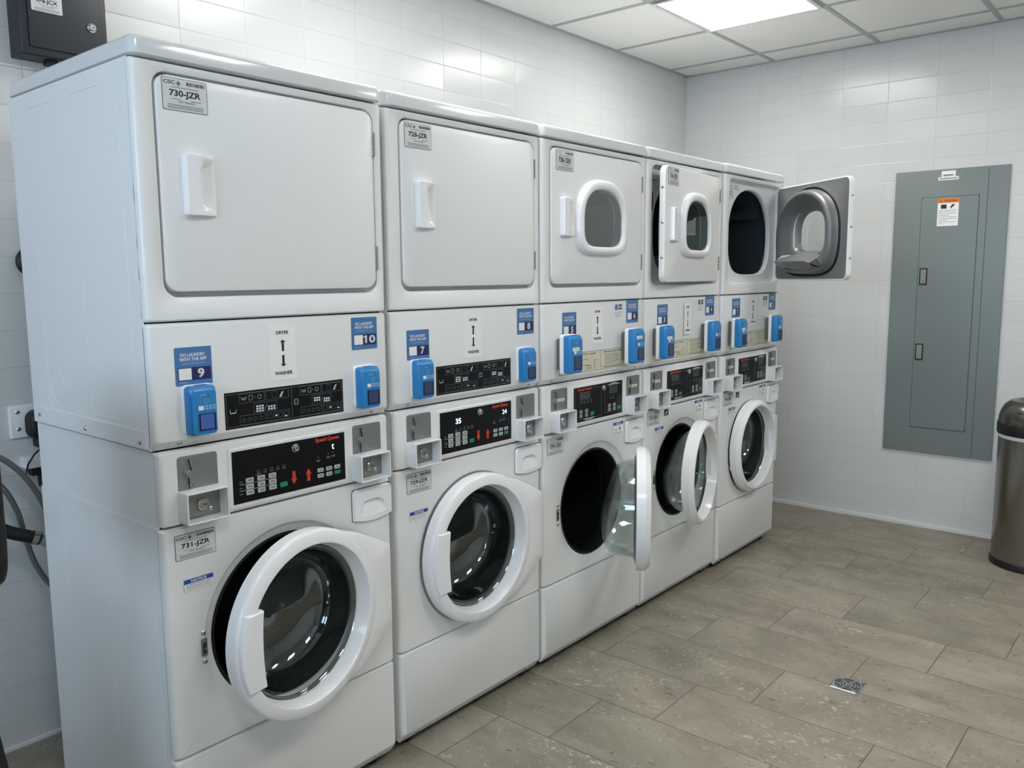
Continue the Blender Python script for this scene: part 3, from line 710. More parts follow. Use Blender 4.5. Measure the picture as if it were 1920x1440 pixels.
def mesh_trimring(kind):
    c = WC_A if kind == 'a' else WC_B; mb = MB()
    mb.lathe(c[0]-HU, c[1], [(.206, .012-HO), (.206, .004-HO), (.2005, .0-HO), (.190, -.004-HO), (.1885, 0-HO)], mat('clear_grey_seal', (90, 96, 96), .3), 72); return mb.mesh('seal_ring', 60)
def mesh_latch():
    mb = MB(); mb.slab(.0805, .0965, .545, .590, .0, .0022, STEEL, .004, .001); mb.slab(.0845, .0925, .553, .579, .001, .0028, GAPD, .001); mb.box(.0865, .0915, .561, .568, .002, .005, CHROME)
    return mb.mesh('door_latch')
def mesh_coinplate(u0, sticker=False):
    mb = MB(); u1 = u0+.099; mb.slab(u0, u1, .882, 1.0325, 0, .0014, STEEL, .008, .0006); q = .0018
    s = u0+.026; zt = 1.024
    # chute slot: raised chrome rim and dark gap
    path = [(s, zt), (s+.0035, 1.010), (s+.006, .998)]; 
    for dx, m_, w_, o_ in ((0, CHROME, .0042, .0034), (0, INK, .0021, .0040)):
        L = []
        for (a, b_) in path: L.append([(a-w_, o_, b_), (a+w_, o_, b_)])
        mb.loft(L, m_, closed=False)
        mb.rect(s-.001-w_, s-.001+w_, .9585, .985, o_, m_)
    mb.tube([(s-.004+.0085*cos(a), .0035, .9915+.0085*sin(a)) for a in [radians(d) for d in range(20, 331, 20)]], .0011, CHROME, 6)
    mb.lathe(s-.003, .9915, [(.0062, .0), (.006, .004), (.003, .006)], STEEL, 16, False, True)
    mb.tube([(s-.010, .004, .959), (s-.004, .006, .9555), (s+.004, .006, .9575), (s+.013, .004, .9605)], .0016, CHROME, 6)
    if sticker:
        mb.slab(s+.012, s+.012+.042, .985, .9965, 0, .0022, YEL, .001)
        mb.rect(s+.02, s+.044, .990, .9915, .0025, INKG); mb.rect(s+.018, s+.022, 1.012, 1.017, .002, INKG)
    else:
        mb.frame(s+.010, s+.036, 1.006, 1.0185, .0006, q, INKG, .006); mb.text('25¢', s+.018, s+.029, 1.0095, 1.0155, q, INKG)
    return mb.mesh('coin_plate')
def mesh_coinbox(u0, z0=.880, z1=.954, out=.043):
    mb = MB(); u1 = u0+.105; t = .0042
    A = rrect(u0, u1, z0, z1, .004, 3); B = rrect(u0+t, u1-t, z0+t, z1-t, .002, 3)
    Z = lambda P, o: [(u, o, z) for u, z in P]
    mb.loft([Z(A, 0), Z(A, out-.0012), Z(rrect(u0+.001, u1-.001, z0+.001, z1-.001, .004, 3), out), Z(rrect(u0+t-.001, u1-t+.001, z0+t-.001, z1-t+.001, .003, 3), out), Z(B, out-.001), Z(B, .006)], ENAMEL)
    mb.slab(u0+t, u1-t, z0+t, z1-t, .003, .0062, STEEL)
    mb.slab(u0+.010, u0+.064, z0+.010, z1-.008, .006, .014, STEEL, .010, .003)
    return mb.mesh('coin_box')
def mesh_drawer():
    mb = MB(); u0, u1, z0, z1 = .541, .678, .757, .853; c = ((u0+u1)/2, .803)
    out = []
    def outline(i):
        P = []; n = 10; r = .010
        lo = lambda u: z0+i+.010*((u-c[0])/(.068))**2*1.0 - 0
        for k in range(n+1): u = u0+i+(u1-u0-2*i)*k/n; P.append((u, lo(u)))
        P += [(u1-i, z1-r), (u1-i-.003, z1-i-.003), (u1-i-r, z1-i), (u0+i+r, z1-i), (u0+i+.003, z1-i-.003), (u0+i, z1-r)]
        return P
    hole = [(.566, .779), (.600, .7745), (.640, .776), (.655, .780), (.651, .800), (.643, .814), (.625, .8205), (.600, .8215), (.580, .8195), (.571, .812), (.567, .797)]
    hc = (.61, .798)
    A = angles(hc, [outline(0), hole], 72)
    def S_(P): return star(P, hc)
    small = [(hc[0]+(u-hc[0])*.90, hc[1]+(z-hc[1])*.86) for u, z in hole]
    depth = lambda u, z: .0108-.0100*max(0, min(1, (z-.776)/.034))
    sloft(mb, hc, A, [(S_(outline(0)), -.01), (S_(outline(0)), .006), (S_(outline(.003)), .0110), (S_(hole), .0112)], PLASTIC)
    put_hole = MB(); sloft(put_hole, hc, A, [(S_(hole), .0112), (S_(small), depth)], PLASTIC, True)
    # dark seam round the drawer
    P0 = outline(-.0022); mb.loft([[(u, .0004, z) for u, z in P0], [(u, .0004, z) for u, z in outline(.0005)]], GAPD)
    return mb.mesh('soap_drawer'), put_hole.mesh('drawer_pull')
def mesh_reader(kind, screen):
    """origin at left edge, base z 0"""
    mb = MB(); w_, h = (.067, .113) if kind == 'a' else (.076, .134)
    o0, o1 = (0, .032) if kind == 'a' else (.038, .070)
    if kind == 'b': mb.slab(-.004, w_+.004, -.004, h+.003, .025, .039, PAPER, .010, .004); mb.slab(.012, w_-.008, .010, h-.012, 0, .026, INKG, .006)
    else: mb.slab(-.003, w_+.002, .003, h+.002, 0, .006, PAPER, .008, .002)
    r = .010
    prof = [(o0, 0, 0), (o1-.009, 0, 0), (o1-.003, .003, .007), (o1, .007, .014)]
    loops = [[(u, o, z) for u, z in rrect(i*.6, w_-i*.6, i*.4, h-t, r, 5)] for o, i, t in prof]
    mb.loft(loops, RBLUE, True, True); q = o1+.0004
    mb.text('CSC', w_*.36, w_*.60, h*.80, h*.835, q, LBLUE, .03); mb.disc(w_*.66, h*.815, .0018, q, NAVY, 6)
    mb.rect(w_*.28, w_*.47, h*.515, h*.60, q, PAPER)
    for i in range(3):
        for j in range(2): mb.rect(w_*(.52+.14*i), w_*(.62+.14*i), h*(.52+.05*j), h*(.555+.05*j), q, LBLUE)
    if kind == 'a':
        for rr_ in (.003, .005, .007): mb.ringp(w_*.58, h*.69, rr_, .0005, q, LBLUE, 12)
    mb.box(w_*.35, w_*.75, h-.003, h+.001, o0+.008, o0+.018, mat('reader_blue_dark', (18, 90, 150), .4))
    # bezel round the screen
    mb.frame(w_*.24, w_*.92, h*.07, h*.46, .003, q, mat('reader_bezel', (20, 104, 178), .3), .002)
    s = MB(); s.slab(w_*.29, w_*.88, h*.10, h*.43, o1-.002, q+.0003, DISP, .001); s.slab(w_*.33, w_*.83, h*.12, h*.42, o1-.002, q+.0006, screen, .001)
    return mb.mesh('card_reader'), s.mesh('reader_screen')
def wdee(a_, b_): return dee(a_, b_*1.13, b_*.88, 2.45, 4.2)
def mesh_ddoor(win):
    """dryer door, origin on the hinge line (u=.652)"""
    mb = MB(); u0, u1, z0, z1 = .0505-.652, .6495-.652, 1.4045, 1.8715; c = (DC[0]-.652, 1.6290)
    ol = rrect(u0, u1, z0, z1, .030, 7); ol2 = rrect(u0+.0015, u1-.0015, z0+.0015, z1-.0015, .029, 7); ol3 = rrect(u0+.005, u1-.005, z0+.005, z1-.005, .027, 7)
    if not win:
        mb.loft([[(u, -.024, z) for u, z in ol2], [(u, -.022, z) for u, z in ol], [(u, -.002, z) for u, z in ol], [(u, .001, z) for u, z in ol2], [(u, .002, z) for u, z in ol3]], ENAMEL, True, True)
    else:
        A = angles(c, [ol, ol3], 100); wf = wdee(.131, .1055)
        sloft(mb, c, A, [(wf, -.024), (star(ol2, c), -.024), (star(ol, c), -.022), (star(ol, c), -.002), (star(ol2, c), .001), (star(ol3, c), .002), (wf, .002), (wf, -.024)], ENAMEL)
    return mb.mesh('dryer_door')
WCZ = (DC[0]-.652, 1.6290)
def mesh_winframe():
    mb = MB(); A = angles(WCZ, [], 96)
    f = wdee
    sloft(mb, WCZ, A, [(f(.164, .136), .001), (f(.1635, .1355), .012), (f(.159, .131), .021), (f(.152, .124), .025), (f(.140, .112), .0255), (f(.132, .106), .022), (f(.127, .102), .014), (f(.126, .101), -.004)], PLASTIC)
    return mb.mesh('window_frame', 50)
def mesh_winglass():
    mb = MB(); A = angles(WCZ, [], 96); f = wdee(.126, .101)
    sloft(mb, WCZ, A, [(f, .0155)], PANE, False); mb.f = []; mb.m = []
    n = len(A); mb.f.append(tuple(range(n))); mb.m.append(0)
    return mb.mesh('window_glass')
def mesh_dhandle():
    """moulded pull: flat plate with a scooped finger recess open to the right"""
    mb = MB(); u0, u1, z0, z1 = .100-.652, .176-.652, 1.5725, 1.706; c = (u0+.050, (z0+z1)/2)
    ol = rrect(u0, u1, z0, z1, .006, 4); ol2 = rrect(u0+.002, u1-.001, z0+.002, z1-.002, .005, 4); ol3 = rrect(u0+.008, u1-.002, z0+.005, z1-.005, .004, 4)
    hole = [(u1-.004, z0+.012), (u1-.004, z1-.012), (u0+.050, z1-.015), (u0+.040, z1-.018), (u0+.034, z1-.028), (u0+.034, z0+.026), (u0+.040, z0+.018), (u0+.050, z0+.014)]
    inn = [(u1-.006, z0+.020), (u1-.006, z1-.020), (u0+.054, z1-.024), (u0+.044, z1-.030), (u0+.042, z1-.040), (u0+.042, z0+.036), (u0+.045, z0+.028), (u0+.054, z0+.022)]
    A = angles(c, [ol, ol3, hole], 60)
    top = lambda u, z: .020-.014*max(0, (u-u0-.03)/.046)
    dep = lambda u, z: -.001+.0*(u)
    sloft(mb, c, A, [(star(ol, c), 0), (star(ol, c), lambda u, z: max(.004, top(u, z)-.004)), (star(ol2, c), top), (star(ol3, c), top), (star(hole, c), lambda u, z: top(u, z)-.0005), (star(inn, c), lambda u, z: .003)], PLASTIC, True)
    return mb.mesh('door_handle', 40)
def mesh_hinge():
    mb = MB()
    for k in range(4): mb.lathe(0, 0, [(.1, .1)], CHROME) if False else None
    for k in range(4):
        z0 = .0155*k; mb.tube([(0, .001, z0), (0, .001, z0+.0145)], .0042, STEEL, 10)
    mb.box(-.006, .006, 0, .062, -.006, -.001, STEEL)
    return mb.mesh('hinge')
def mesh_liner():
    mb = MB(); c = WCZ; cz = (DC[0]-.652, 1.633)
    ol = rrect(.056-.652, .644-.652, 1.410, 1.866, .026, 6); A = angles(cz, [ol], 110)
    # sheet
    D1 = dee(.228, .200, .196, 2.1, 3.4)
    k = lambda s_: dee(.228*s_, .200*s_, .196*s_, 2.1, 3.4)
    win = lambda s_: (lambda a: star_off(a, s_))
    w0 = dee(.143, .121, .104, 2.45, 4.2); w1 = dee(.1215, .1035, .0895, 2.45, 4.2); gk = MB(); g = lambda s_: dee(.245*s_, .213*s_, .209*s_, 2.1, 3.4)
    sloft(gk, cz, A, [(g(1.02), -.0246), (g(1.01), -.031), (g(.985), -.031), (g(.96), -.026)], BLACK); CACHE['lgk'] = gk.mesh('liner_gasket', 60)
    sloft(mb, cz, A, [(star(ol, cz), -.0245), (g(.985), -.0245), (g(.955), -.030), (g(.945), -.055), (g(.925), -.066), (g(.88), -.072), (g(.83), -.070), (g(.76), -.058), (g(.69), -.045), (w0, -.034), (w1, -.010), (w1, .014)], LINER)
    return mb.mesh('door_liner', 50)
def mesh_lint():
    mb = MB(); c = DC[0]-.652
    T_ = [(c-.12, -.052, 1.528), (c+.105, -.052, 1.528)]; B_ = [(c-.125, -.185, 1.497), (c+.075, -.175, 1.497)]
    L0 = [(c-.12, -.052, 1.528), (c-.04, -.052, 1.531), (c+.04, -.052, 1.531), (c+.105, -.052, 1.528)]
    L1 = [(c-.155, -.120, 1.512), (c-.05, -.128, 1.514), (c+.03, -.126, 1.514), (c+.10, -.112, 1.512)]
    L2 = [(c-.175, -.165, 1.494), (c-.06, -.188, 1.494), (c+.02, -.184, 1.494), (c+.085, -.160, 1.494)]
    mb.loft([L0, L1, L2], MESH, closed=False)
    lo = lambda L, d: [(u, o, z-d) for u, o, z in L]
    L3 = [(u*1.0, o*.92, z-.016) for u, o, z in L2]; L4 = [(c-.15, -.07, 1.462), (c-.05, -.075, 1.452), (c+.04, -.075, 1.452), (c+.11, -.07, 1.465)]
    mb.loft([L2, L3, L4], LINER, closed=False)
    mb.loft([[L0[3], L1[3], L2[3]], [(c+.150, -.074, 1.527), (c+.156, -.095, 1.510), (c+.13, -.120, 1.490)], [(c+.175, -.074, 1.50), (c+.17, -.08, 1.48), (c+.14, -.085, 1.468)]], mat('lint_housing', (200, 200, 198), .35), closed=False)
    mb.loft([[L0[0], L1[0], L2[0]], [(c-.165, -.07, 1.520), (c-.185, -.10, 1.505), (c-.185, -.14, 1.485)], [(c-.19, -.072, 1.49), (c-.19, -.075, 1.475), (c-.17, -.08, 1.468)]], LINER, closed=False)
    mb.loft([[L2[0], L3[0], L4[0]], [(c-.185, -.14, 1.485), (c-.18, -.12, 1.47), (c-.17, -.08, 1.462)]], LINER, closed=False)
    mb.loft([[L2[3], L3[3], L4[3]], [(c+.13, -.120, 1.490), (c+.13, -.11, 1.475), (c+.14, -.08, 1.465)]], LINER, closed=False)
    mb.box(c-.012, c+.002, 1.5225, 1.5285, -.066, -.056, CHROME)
    return mb.mesh('lint_screen', 40)

LAB = ['stacked white washer and dryer nearest the camera, numbered 9 and 10, washer door ajar',
       'stacked white washer and dryer numbered 7 and 8, both doors shut, digits lit',
       'stacked white washer and dryer numbered 5 and 6, washer door wide open',
       'stacked white washer and dryer numbered 3 and 4, both doors partly open',
       'stacked white washer and dryer numbered 1 and 2, farthest, dryer door swung wide open']
STKN = [('730-JZR', '731-JZR'), ('728-JZR', '729-JZR'), ('738-CBX', '739-CBX'), ('736-CBX', '737-CBX'), (None, '735-CBX')]
NUMS = [('9', '10'), ('7', '8'), ('5', '6'), ('3', '4'), ('1', '2')]
WDEG = [8, 0, 32, 12.5, 0]
DDEG = [0, 0, 0, 5, 53.5]
for i in range(5):
    A_ = i < 2; kd = 'a' if A_ else 'b'; c = WC_A if A_ else WC_B
    root = thing('stacked_washer_dryer', LAB[i], 'washer dryer', (XL[i], YF[i], 0), group='row of stacked coin laundry machines')
    root.scale = ((1, .996, .987, .981, .984)[i], 1, 1)
    put('cabinet', cached('cab', mesh_cabinet), root)
    put('lid', cached('lid', mesh_lid), root)
    put('dryer_front', cached('df', mesh_dryer_front), root)
    put('dryer_drum', cached('dd', mesh_dryer_drum), root, label='dark dryer drum')
    # --- dryer door
    dd = put('dryer_door', cached(('ddoor', not A_), lambda: mesh_ddoor(not A_)), root, (.652, -.001, 0), radians(DDEG[i]))
    put('door_handle', cached('dh', mesh_dhandle), dd, (0, -.002, 0))
    for zz in (1.758, 1.455): put('hinge', cached('hinge', mesh_hinge), root if DDEG[i] < 1 else dd, (.6525, 0, zz) if DDEG[i] < 1 else (.0005, 0, zz), label='metal hinge')
    if not A_:
        put('window_frame', cached('wf', mesh_winframe), dd); put('window_glass', cached('wg', mesh_winglass), dd)
    if i != 1 or True:
        if not A_:
            put('door_liner', cached('liner', mesh_liner), dd, label='grey metal inner liner'); put('liner_gasket', CACHE['lgk'], dd, label='black rubber gasket'); put('lint_screen', cached('lint', mesh_lint), dd)
    if DDEG[i]:
        for zz in (1.505, 1.645, 1.785):
            s = put('screw', SCREW, dd, (-.6022, .010, zz), radians(-90))
    if STKN[i][0]:
        mb = MB(); csc_sticker(mb, (.064 if A_ else .076)-.652, (.169 if A_ else .180)-.652, 1.797, 1.866, .0022, STKN[i][0], 'csc' if A_ else 'cbx')
        put('asset_sticker', mb.mesh('asset_sticker'), dd, label='sticker reading %s' % STKN[i][0])
    if i >= 3:
        mb = MB(); q = -.0318
        mb.slab(.066, .150, 1.792, 1.858, q-.001, q, STK, .002); mb.rect(.074, .10, 1.835, 1.852, q+.0004, INKG); mb.rect(.074, .13, 1.82, 1.824, q+.0004, INKG); mb.rect(.074, .12, 1.81, 1.813, q+.0004, INKG); mb.ringp(.118, 1.826, .02, .001, q+.0006, INKG)
        mb.slab(.16, .21, 1.835, 1.856, q-.001, q, STK, .001); mb.frame(.163, .207, 1.838, 1.853, .001, q+.0004, INKG)
        put('warning_label', mb.mesh('warning_label'), root)
        mb = MB(); mb.slab(.057, .105, 1.70, 1.775, q-.001, q, mat('label_brown', (60, 50, 50), .4), .001); mb.rect(.06, .102, 1.763, 1.773, q+.0004, RED if i == 3 else ORANGE)
        mb.slab(.052, .078, 1.62, 1.69, q-.001, q, mat('label_brown', (60, 50, 50), .4), .001)
        put('warning_label', mb.mesh('warning_label'), root, label='dark warning label beside the dryer opening')
    # --- panel below the dryer
    lp = put('instruction_panel', cached('lp', lambda: mesh_panel(0, W, 1.0510, 1.3355, .020)), root)
    for uu in (.062, .626): put('screw', SCREW, lp, (uu, .0085, 1.0625))
    if A_: st = [(NUMS[i][0], .057, .147, 1.193, 1.280), (NUMS[i][1], .558, .647, 1.239, 1.326)]
    elif i == 2: st = [(NUMS[i][0], .117, .203, 1.212, 1.303), (NUMS[i][1], .545, .633, 1.246, 1.335)]
    elif i == 3: st = [(NUMS[i][0], .097, .184, 1.218, 1.311), (NUMS[i][1], .532, .620, 1.248, 1.335)]
    else: st = [(NUMS[i][0], .100, .188, 1.228, 1.319), (NUMS[i][1], .535, .620, 1.250, 1.334)]
    for a in st: put('app_sticker', app_sticker(*a), root, label='blue app sticker numbered %s' % a[0])
    if i == 3: put('arrow_label', arrow_label(.326, .384, 1.174, 1.311, .004, .006), root)
    else: put('arrow_label', cached('al', lambda: arrow_label(.303, .379, 1.180, 1.317)), root)
    put('instruction_sign', cached('sa', sign_black) if A_ else cached('sb', sign_cream), root)
    if not A_:
        mb = MB(); mb.slab(.445, .525, 1.262, 1.327, 0, .0005, ENAMEL, .001)
        mb.slab(.462, .482, 1.300, 1.322, 0, .0009, BLUE, .004); mb.slab(.487, .512, 1.313, 1.322, 0, .0009, INKG, .001); mb.slab(.487, .513, 1.301, 1.310, 0, .0009, INKG, .001)
        for k in range(3): mb.rect(.462, .513-.006*k, 1.2905-.008*k, 1.292-.008*k, .0009, INKG)
        put('payment_label', mb.mesh('payment_label'), root)
    # --- card readers
    rp = {0: (.072, .563), 1: (.071, .558)}.get(i) or {2: (.072, .500), 3: (.050, .484), 4: (.052, .484)}[i]
    for k, uu in enumerate(rp):
        scr = SCREENB if (i == 0 and k == 0) else SCREEN
        rm, sm = cached(('rd', kd, scr.name), lambda: mesh_reader(kd, scr))
        rd = put('card_reader', rm, root, (uu, 0, 1.0795 if A_ else 1.091), label='bright blue card reader')
        put('reader_screen', sm, rd)
        if (i, k) in ((2, 0), (2, 1), (3, 0), (4, 0)):
            mb = MB(); zz = .096 if k else .080
            mb.slab(.012, .052, zz, zz+.012, .069, .0712, PAPER, .001); mb.rect(.017, .047, zz+.004, zz+.008, .0715, YEL); put('paper_strip', mb.mesh('paper_strip'), rd)
    # --- washer fascia
    put('control_fascia', cached('fas', lambda: mesh_panel(.006, W-.004, .8735, 1.0475, 0)), root)
    dsp = put('control_display', display_a(None if i == 0 else '35', 't' if i == 0 else '24') if A_ else cached('db', display_b), root)
    put('key_lock', cached('kl', lambda: lock_mesh(.0085, .009)), dsp, (.183+.337*.533, -.003, 1.0035) if A_ else (.184+.332*.59, -.003, 1.006), label='chrome key lock')
    for k, uu in enumerate((.048, .550)):
        put('coin_plate', cached(('cp', k, A_), lambda: mesh_coinplate(uu, not A_)), root, label='grey metal coin slot plate')
    for k, uu in enumerate((.0445, .5445)):
        cb_ = put('coin_box', cached(('cb', k), lambda: mesh_coinbox(uu)), root)
        put('coin_lock', LOCK, cb_, (uu+.052, -.010, .917), label='chrome cylinder lock'); put('screw', SCREW, cb_, (uu+.078, -.006, .900))
    # --- washer front
    put('washer_front', cached(('wf', kd), lambda: mesh_washer_front(c, .243 if A_ else .236)), root)
    dm, hm = cached('drawer', mesh_drawer); dr = put('soap_drawer', dm, root); put('drawer_pull', hm, dr)
    put('door_gasket', cached(('gk', kd), lambda: mesh_gasket(c)), root, label='black rubber door gasket')
    put('washer_drum', cached(('wd', kd), lambda: mesh_wdrum(c)), root, label='dark perforated drum')
    if WDEG[i]:
        put('door_latch', cached('latch', mesh_latch), root)
        for zz in (.532, .603): put('screw', SCREW, root, (.0885, -.0005, zz))
    mb = MB(); uu = (.031, .043, .025, .027, .03)[i]; zz = (.792, .796, .797, .806, .806)[i]
    csc_sticker(mb, uu, uu+.101, zz, zz+.060, .0003, STKN[i][1], 'csc' if A_ else 'cbx'); put('asset_sticker', mb.mesh('asset_sticker'), root, label='sticker reading %s' % STKN[i][1])
    mb = MB()
    if i in (0, 1): notice_sticker(mb, .047+.006*i, .121+.006*i, .715-.003*i, .743-.003*i, .0003)
    elif i > 2: notice_sticker(mb, .091, .163, .758, .790, .0003)
    if mb.v: put('notice_sticker', mb.mesh('notice_sticker'), root, label='blue headed notice sticker')
    if i > 1:
        mb = MB(); d = (0, -.008, -.008)[i-2]; notice_sticker(mb, .456+d, .529+d, .802-d, .857-d, .0003, True); put('notice_sticker', mb.mesh('notice_sticker'), root, label='tall blue headed notice sticker')
    if i > 2:
        mb = MB(); mb.slab(.169, .206, .831, .860, 0, .0008, INK, .001); mb.poly([(.175, .838), (.185, .838), (.198, .852), (.190, .852)], .0012, WHITEP); mb.rect(.172, .203, .833, .8345, .0012, WHITEP); put('energy_sticker', mb.mesh('energy_sticker'), root)
    # --- washer door
    wd = put('washer_door', cached(('wdoor', kd), lambda: mesh_wdoor(kd)), root, (HU, -HO, (-.004, 0, -.004, 0, .006)[i]), radians(WDEG[i]))
    put('hinge_plate', cached(('hp', kd), lambda: mesh_hinge_plate(kd)), wd)
    put('door_glass', cached(('bowl', kd), lambda: mesh_bowl(kd)), wd, label='clear glass bowl')
    put('seal_ring', cached(('tr', kd), lambda: mesh_trimring(kd)), wd)
    if A_: put('door_grip', cached('grip', mesh_grip), wd)
    # --- bottom panel
    sp_ = put('service_panel', cached('sp', lambda: mesh_panel(.003, W-.003, .024, .3105, .030)), root)
    for uu in (.07, .61): put('screw', SCREW, sp_, (uu, .009, .040))
    for uu in (.06, W-.06):
        for oo in (-.06, -.6):
            put('leveling_foot', cached('foot', lambda: (lambda b: (b.loft([[(.022*cos(a), .022*sin(a), z) for a in [2*pi*k/16 for k in range(16)]] for z in (0, .012)], BLACK, True, True), b.loft([[(.008*cos(a), .008*sin(a), z) for a in [2*pi*k/10 for k in range(10)]] for z in (.012, .031)], CHROME, True, True), b.mesh('foot'))[-1])(MB())), root, (uu, -oo, 0))
    # flange screws on the exposed side
    if i == 0:
        for yy in (.624, .345, .063): put('screw', SCREW, root, (-.003, yy, 1.068 if yy < .5 else 1.075), radians(-90))

# ================================================================== ELECTRIC PANEL on the back wall
P0 = (XW, -.362, 0)
ep = thing('electric_panel', 'tall grey electrical breaker panel mounted on the white back wall', 'electrical panel', P0, radians(-90))
mb = MB(); mb.slab(0, .556, .430, 1.985, 0, .012, GREYP, .002, .002); mb.rect(.4565, .4595, .435, 1.972, .0124, mat('panel_seam', (70, 78, 78), .6))
mb.rect(.1385, .4215, .5715, 1.8415, .0123, mat('panel_seam', (70, 78, 78), .6))
put('frame', mb.mesh('frame'), ep)
mb = MB(); mb.slab(.141, .419, .574, 1.839, .011, .016, GREYP, .012, .0015); dr = put('cover_door', mb.mesh('cover_door'), ep)
for zz in (1.368, .952):
    mb = MB(); mb.slab(.149, .189, zz, zz+.092, .015, .0185, GAPD, .002, .001); mb.slab(.155, .183, zz+.007, zz+.085, .016, .021, LATCH, .002, .001); mb.disc(.171, zz+.022, .002, .0213, INK, 8)
    put('latch', mb.mesh('latch'), dr, label='black framed metal latch')
mb = MB(); u0, u1, z0, z1 = .222, .325, 1.684, 1.832; mb.slab(u0, u1, z0, z1, .016, .0166, PAPER, .001)
mb.rect(u0, u1, z1-.026, z1, .0168, ORANGE); mb.text('WARNING', u0+.03, u1-.008, z1-.020, z1-.008, .017, mat('warning_dark', (150, 76, 20), .5), .04); mb.poly([(u0+.01, z1-.02), (u0+.022, z1-.02), (u0+.016, z1-.008)], .017, mat('warning_dark', (150, 76, 20), .5))
mb.rect(u0+.016, u0+.044, z1-.056, z1-.034, .0168, INK); mb.poly([(u0+.06, z1-.055), (u0+.066, z1-.055), (u0+.086, z1-.036), (u0+.07, z1-.034)], .0168, INK)
for k, (a, b_) in enumerate(((.02, .98), (.02, .9), (.02, .95), (.02, .6), (.02, .97), (.02, .97), (.02, .5), (.02, .9), (.02, .3))):
    mb.rect(u0+.005, u0+.1*b_, z1-.066-.0088*k, z1-.064-.0088*k, .0168, INKG)
put('warning_sticker', mb.mesh('warning_sticker'), dr, label='orange and white warning sticker')
mb = MB(); mb.slab(.232, .300, 1.945, 1.975, .012, .0128, PAPER); mb.slab(.216, .316, 1.927, 1.944, .012, .0126, PAPER)
mb.rect(.24, .29, 1.949, 1.956, .0131, INKG); mb.rect(.222, .31, 1.933, 1.938, .0129, INKG); put('name_tag', mb.mesh('name_tag'), ep)
for (uu, zz) in ((.02, .46), (.02, 1.955), (.535, .46), (.535, 1.955)):
    pass

# ================================================================== TRASH CAN
tc = thing('trash_can', 'round brushed steel trash can with open dome lid against the back wall', 'trash can', (3.80, -1.178, 0))
def zl(prof, m, n=64, c0=False, c1=False):
    b = MB(); b.loft([[(R*cos(2*pi*i/n), R*sin(2*pi*i/n), z) for i in range(n)] for R, z in prof], m, c0, c1); return b
put('body', zl([(.1805, .03), (.1805, .66), (.176, .662), (.176, .10), (.02, .10)], INOX, c0=True, c1=True).mesh('body'), tc)
put('base_ring', zl([(.178, 0), (.185, .004), (.185, .03), (.181, .036)], BLACK, c0=True, c1=True).mesh('base_ring'), tc, label='black rubber base ring')
put('band', zl([(.181, .655), (.187, .655), (.189, .660), (.189, .705), (.186, .710), (.18, .710), (.18, .655)], BLACK).mesh('band'), tc, label='black plastic collar')
put('dome_lid', zl([(.186, .708), (.184, .735), (.176, .765), (.160, .795), (.138, .814), (.115, .820), (.098, .812), (.090, .795), (.088, .77), (.092, .77)], INOXD).mesh('dome_lid', 60), tc)
put('liner_bag', zl([(.1795, .662), (.1825, .654), (.1835, .646), (.1815, .640), (.1806, .636)], mat('bag_plastic', (214, 218, 220), .35)).mesh('liner_bag', 60), tc, label='white bag edge under the collar')

# ================================================================== FLOOR DRAIN
fd = thing('floor_drain', 'small square metal drain grate set in the floor tiles', 'drain', (1.988, -.887, .0005))
b = MB(); h = .050
c = (0, 0); A = angles(c, [rrect(-h, h, -h, h, .002, 2)], 48)
def zflat(f, z): return [(f(a)*cos(a), f(a)*sin(a), z) for a in A]
sq = star(rrect(-h, h, -h, h, .002, 2), c); sq2 = star(rrect(-h+.003, h-.003, -h+.003, h-.003, .002, 2), c)
b.loft([zflat(sq, 0), zflat(sq, .003), zflat(sq2, .0042), zflat(circ(.043), .0038), zflat(circ(.043), .0)], CHROME, False, False)
put('frame', b.mesh('frame', 50), fd)
b = MB(); b.loft([zflat(circ(.0425), .0006), zflat(circ(.001), .0006)], GAPD); put('sump', b.mesh('sump'), fd, label='dark hole under the grate')
b = MB()
for R0, R1 in ((.0, .008), (.0135, .019), (.0245, .029), (.0345, .0375)):
    b.loft([[(R*cos(2*pi*i/40), R*sin(2*pi*i/40), z) for i in range(40)] for R, z in ((max(R0, .0005), .001), (max(R0, .0005), .0036), (R1, .0036), (R1, .001))], CHROME)
for k in range(6):
    a = k*pi/3+.3
    b.loft([[(r_*cos(a)-s_*sin(a), r_*sin(a)+s_*cos(a), z) for s_, z in ((-.0028, .001), (-.0028, .0038), (.0028, .0038), (.0028, .001))] for r_ in ((.003, .043) if k % 2 else (.012, .043))], STEEL, True, True)
put('grate', b.mesh('grate'), fd)

# ================================================================== DARK WALL BOX, top left
wb = thing('payment_lockbox', 'dark charcoal metal lockbox hanging on the wall above the nearest machine', 'lockbox', (.117, YW, 0))
mb = MB(); mb.slab(0, .246, 2.072, 2.50, 0, .082, CHAR, .004, .006); put('housing', mb.mesh('housing'), wb)
mb = MB(); mb.slab(.021, .228, 2.094, 2.482, .081, .0835, GAPD); mb.slab(.0225, .2265, 2.0955, 2.480, .082, .087, CHAR, .002, .001); dr = put('door', mb.mesh('door'), wb)
put('lock', lock_mesh(.0105, .008), dr, (.198, -.087, 2.180), label='round chrome cam lock')
mb = MB(); csc_sticker(mb, .0310, .1175, 2.195, 2.252, .0872, '478-JCX'); put('asset_sticker', mb.mesh('asset_sticker'), dr, label='white sticker reading 478-JCX')
mb = MB(); mb.slab(.075, .105, 2.058, 2.0725, .03, .06, BLACK, .003); mb.tube([(.088, .04, 2.06), (.087, .035, 2.03), (.086, .02, 1.98), (.085, .012, 1.9)], .0018, BLACK, 6); put('cable', mb.mesh('cable'), wb, label='thin black cable from the underside')

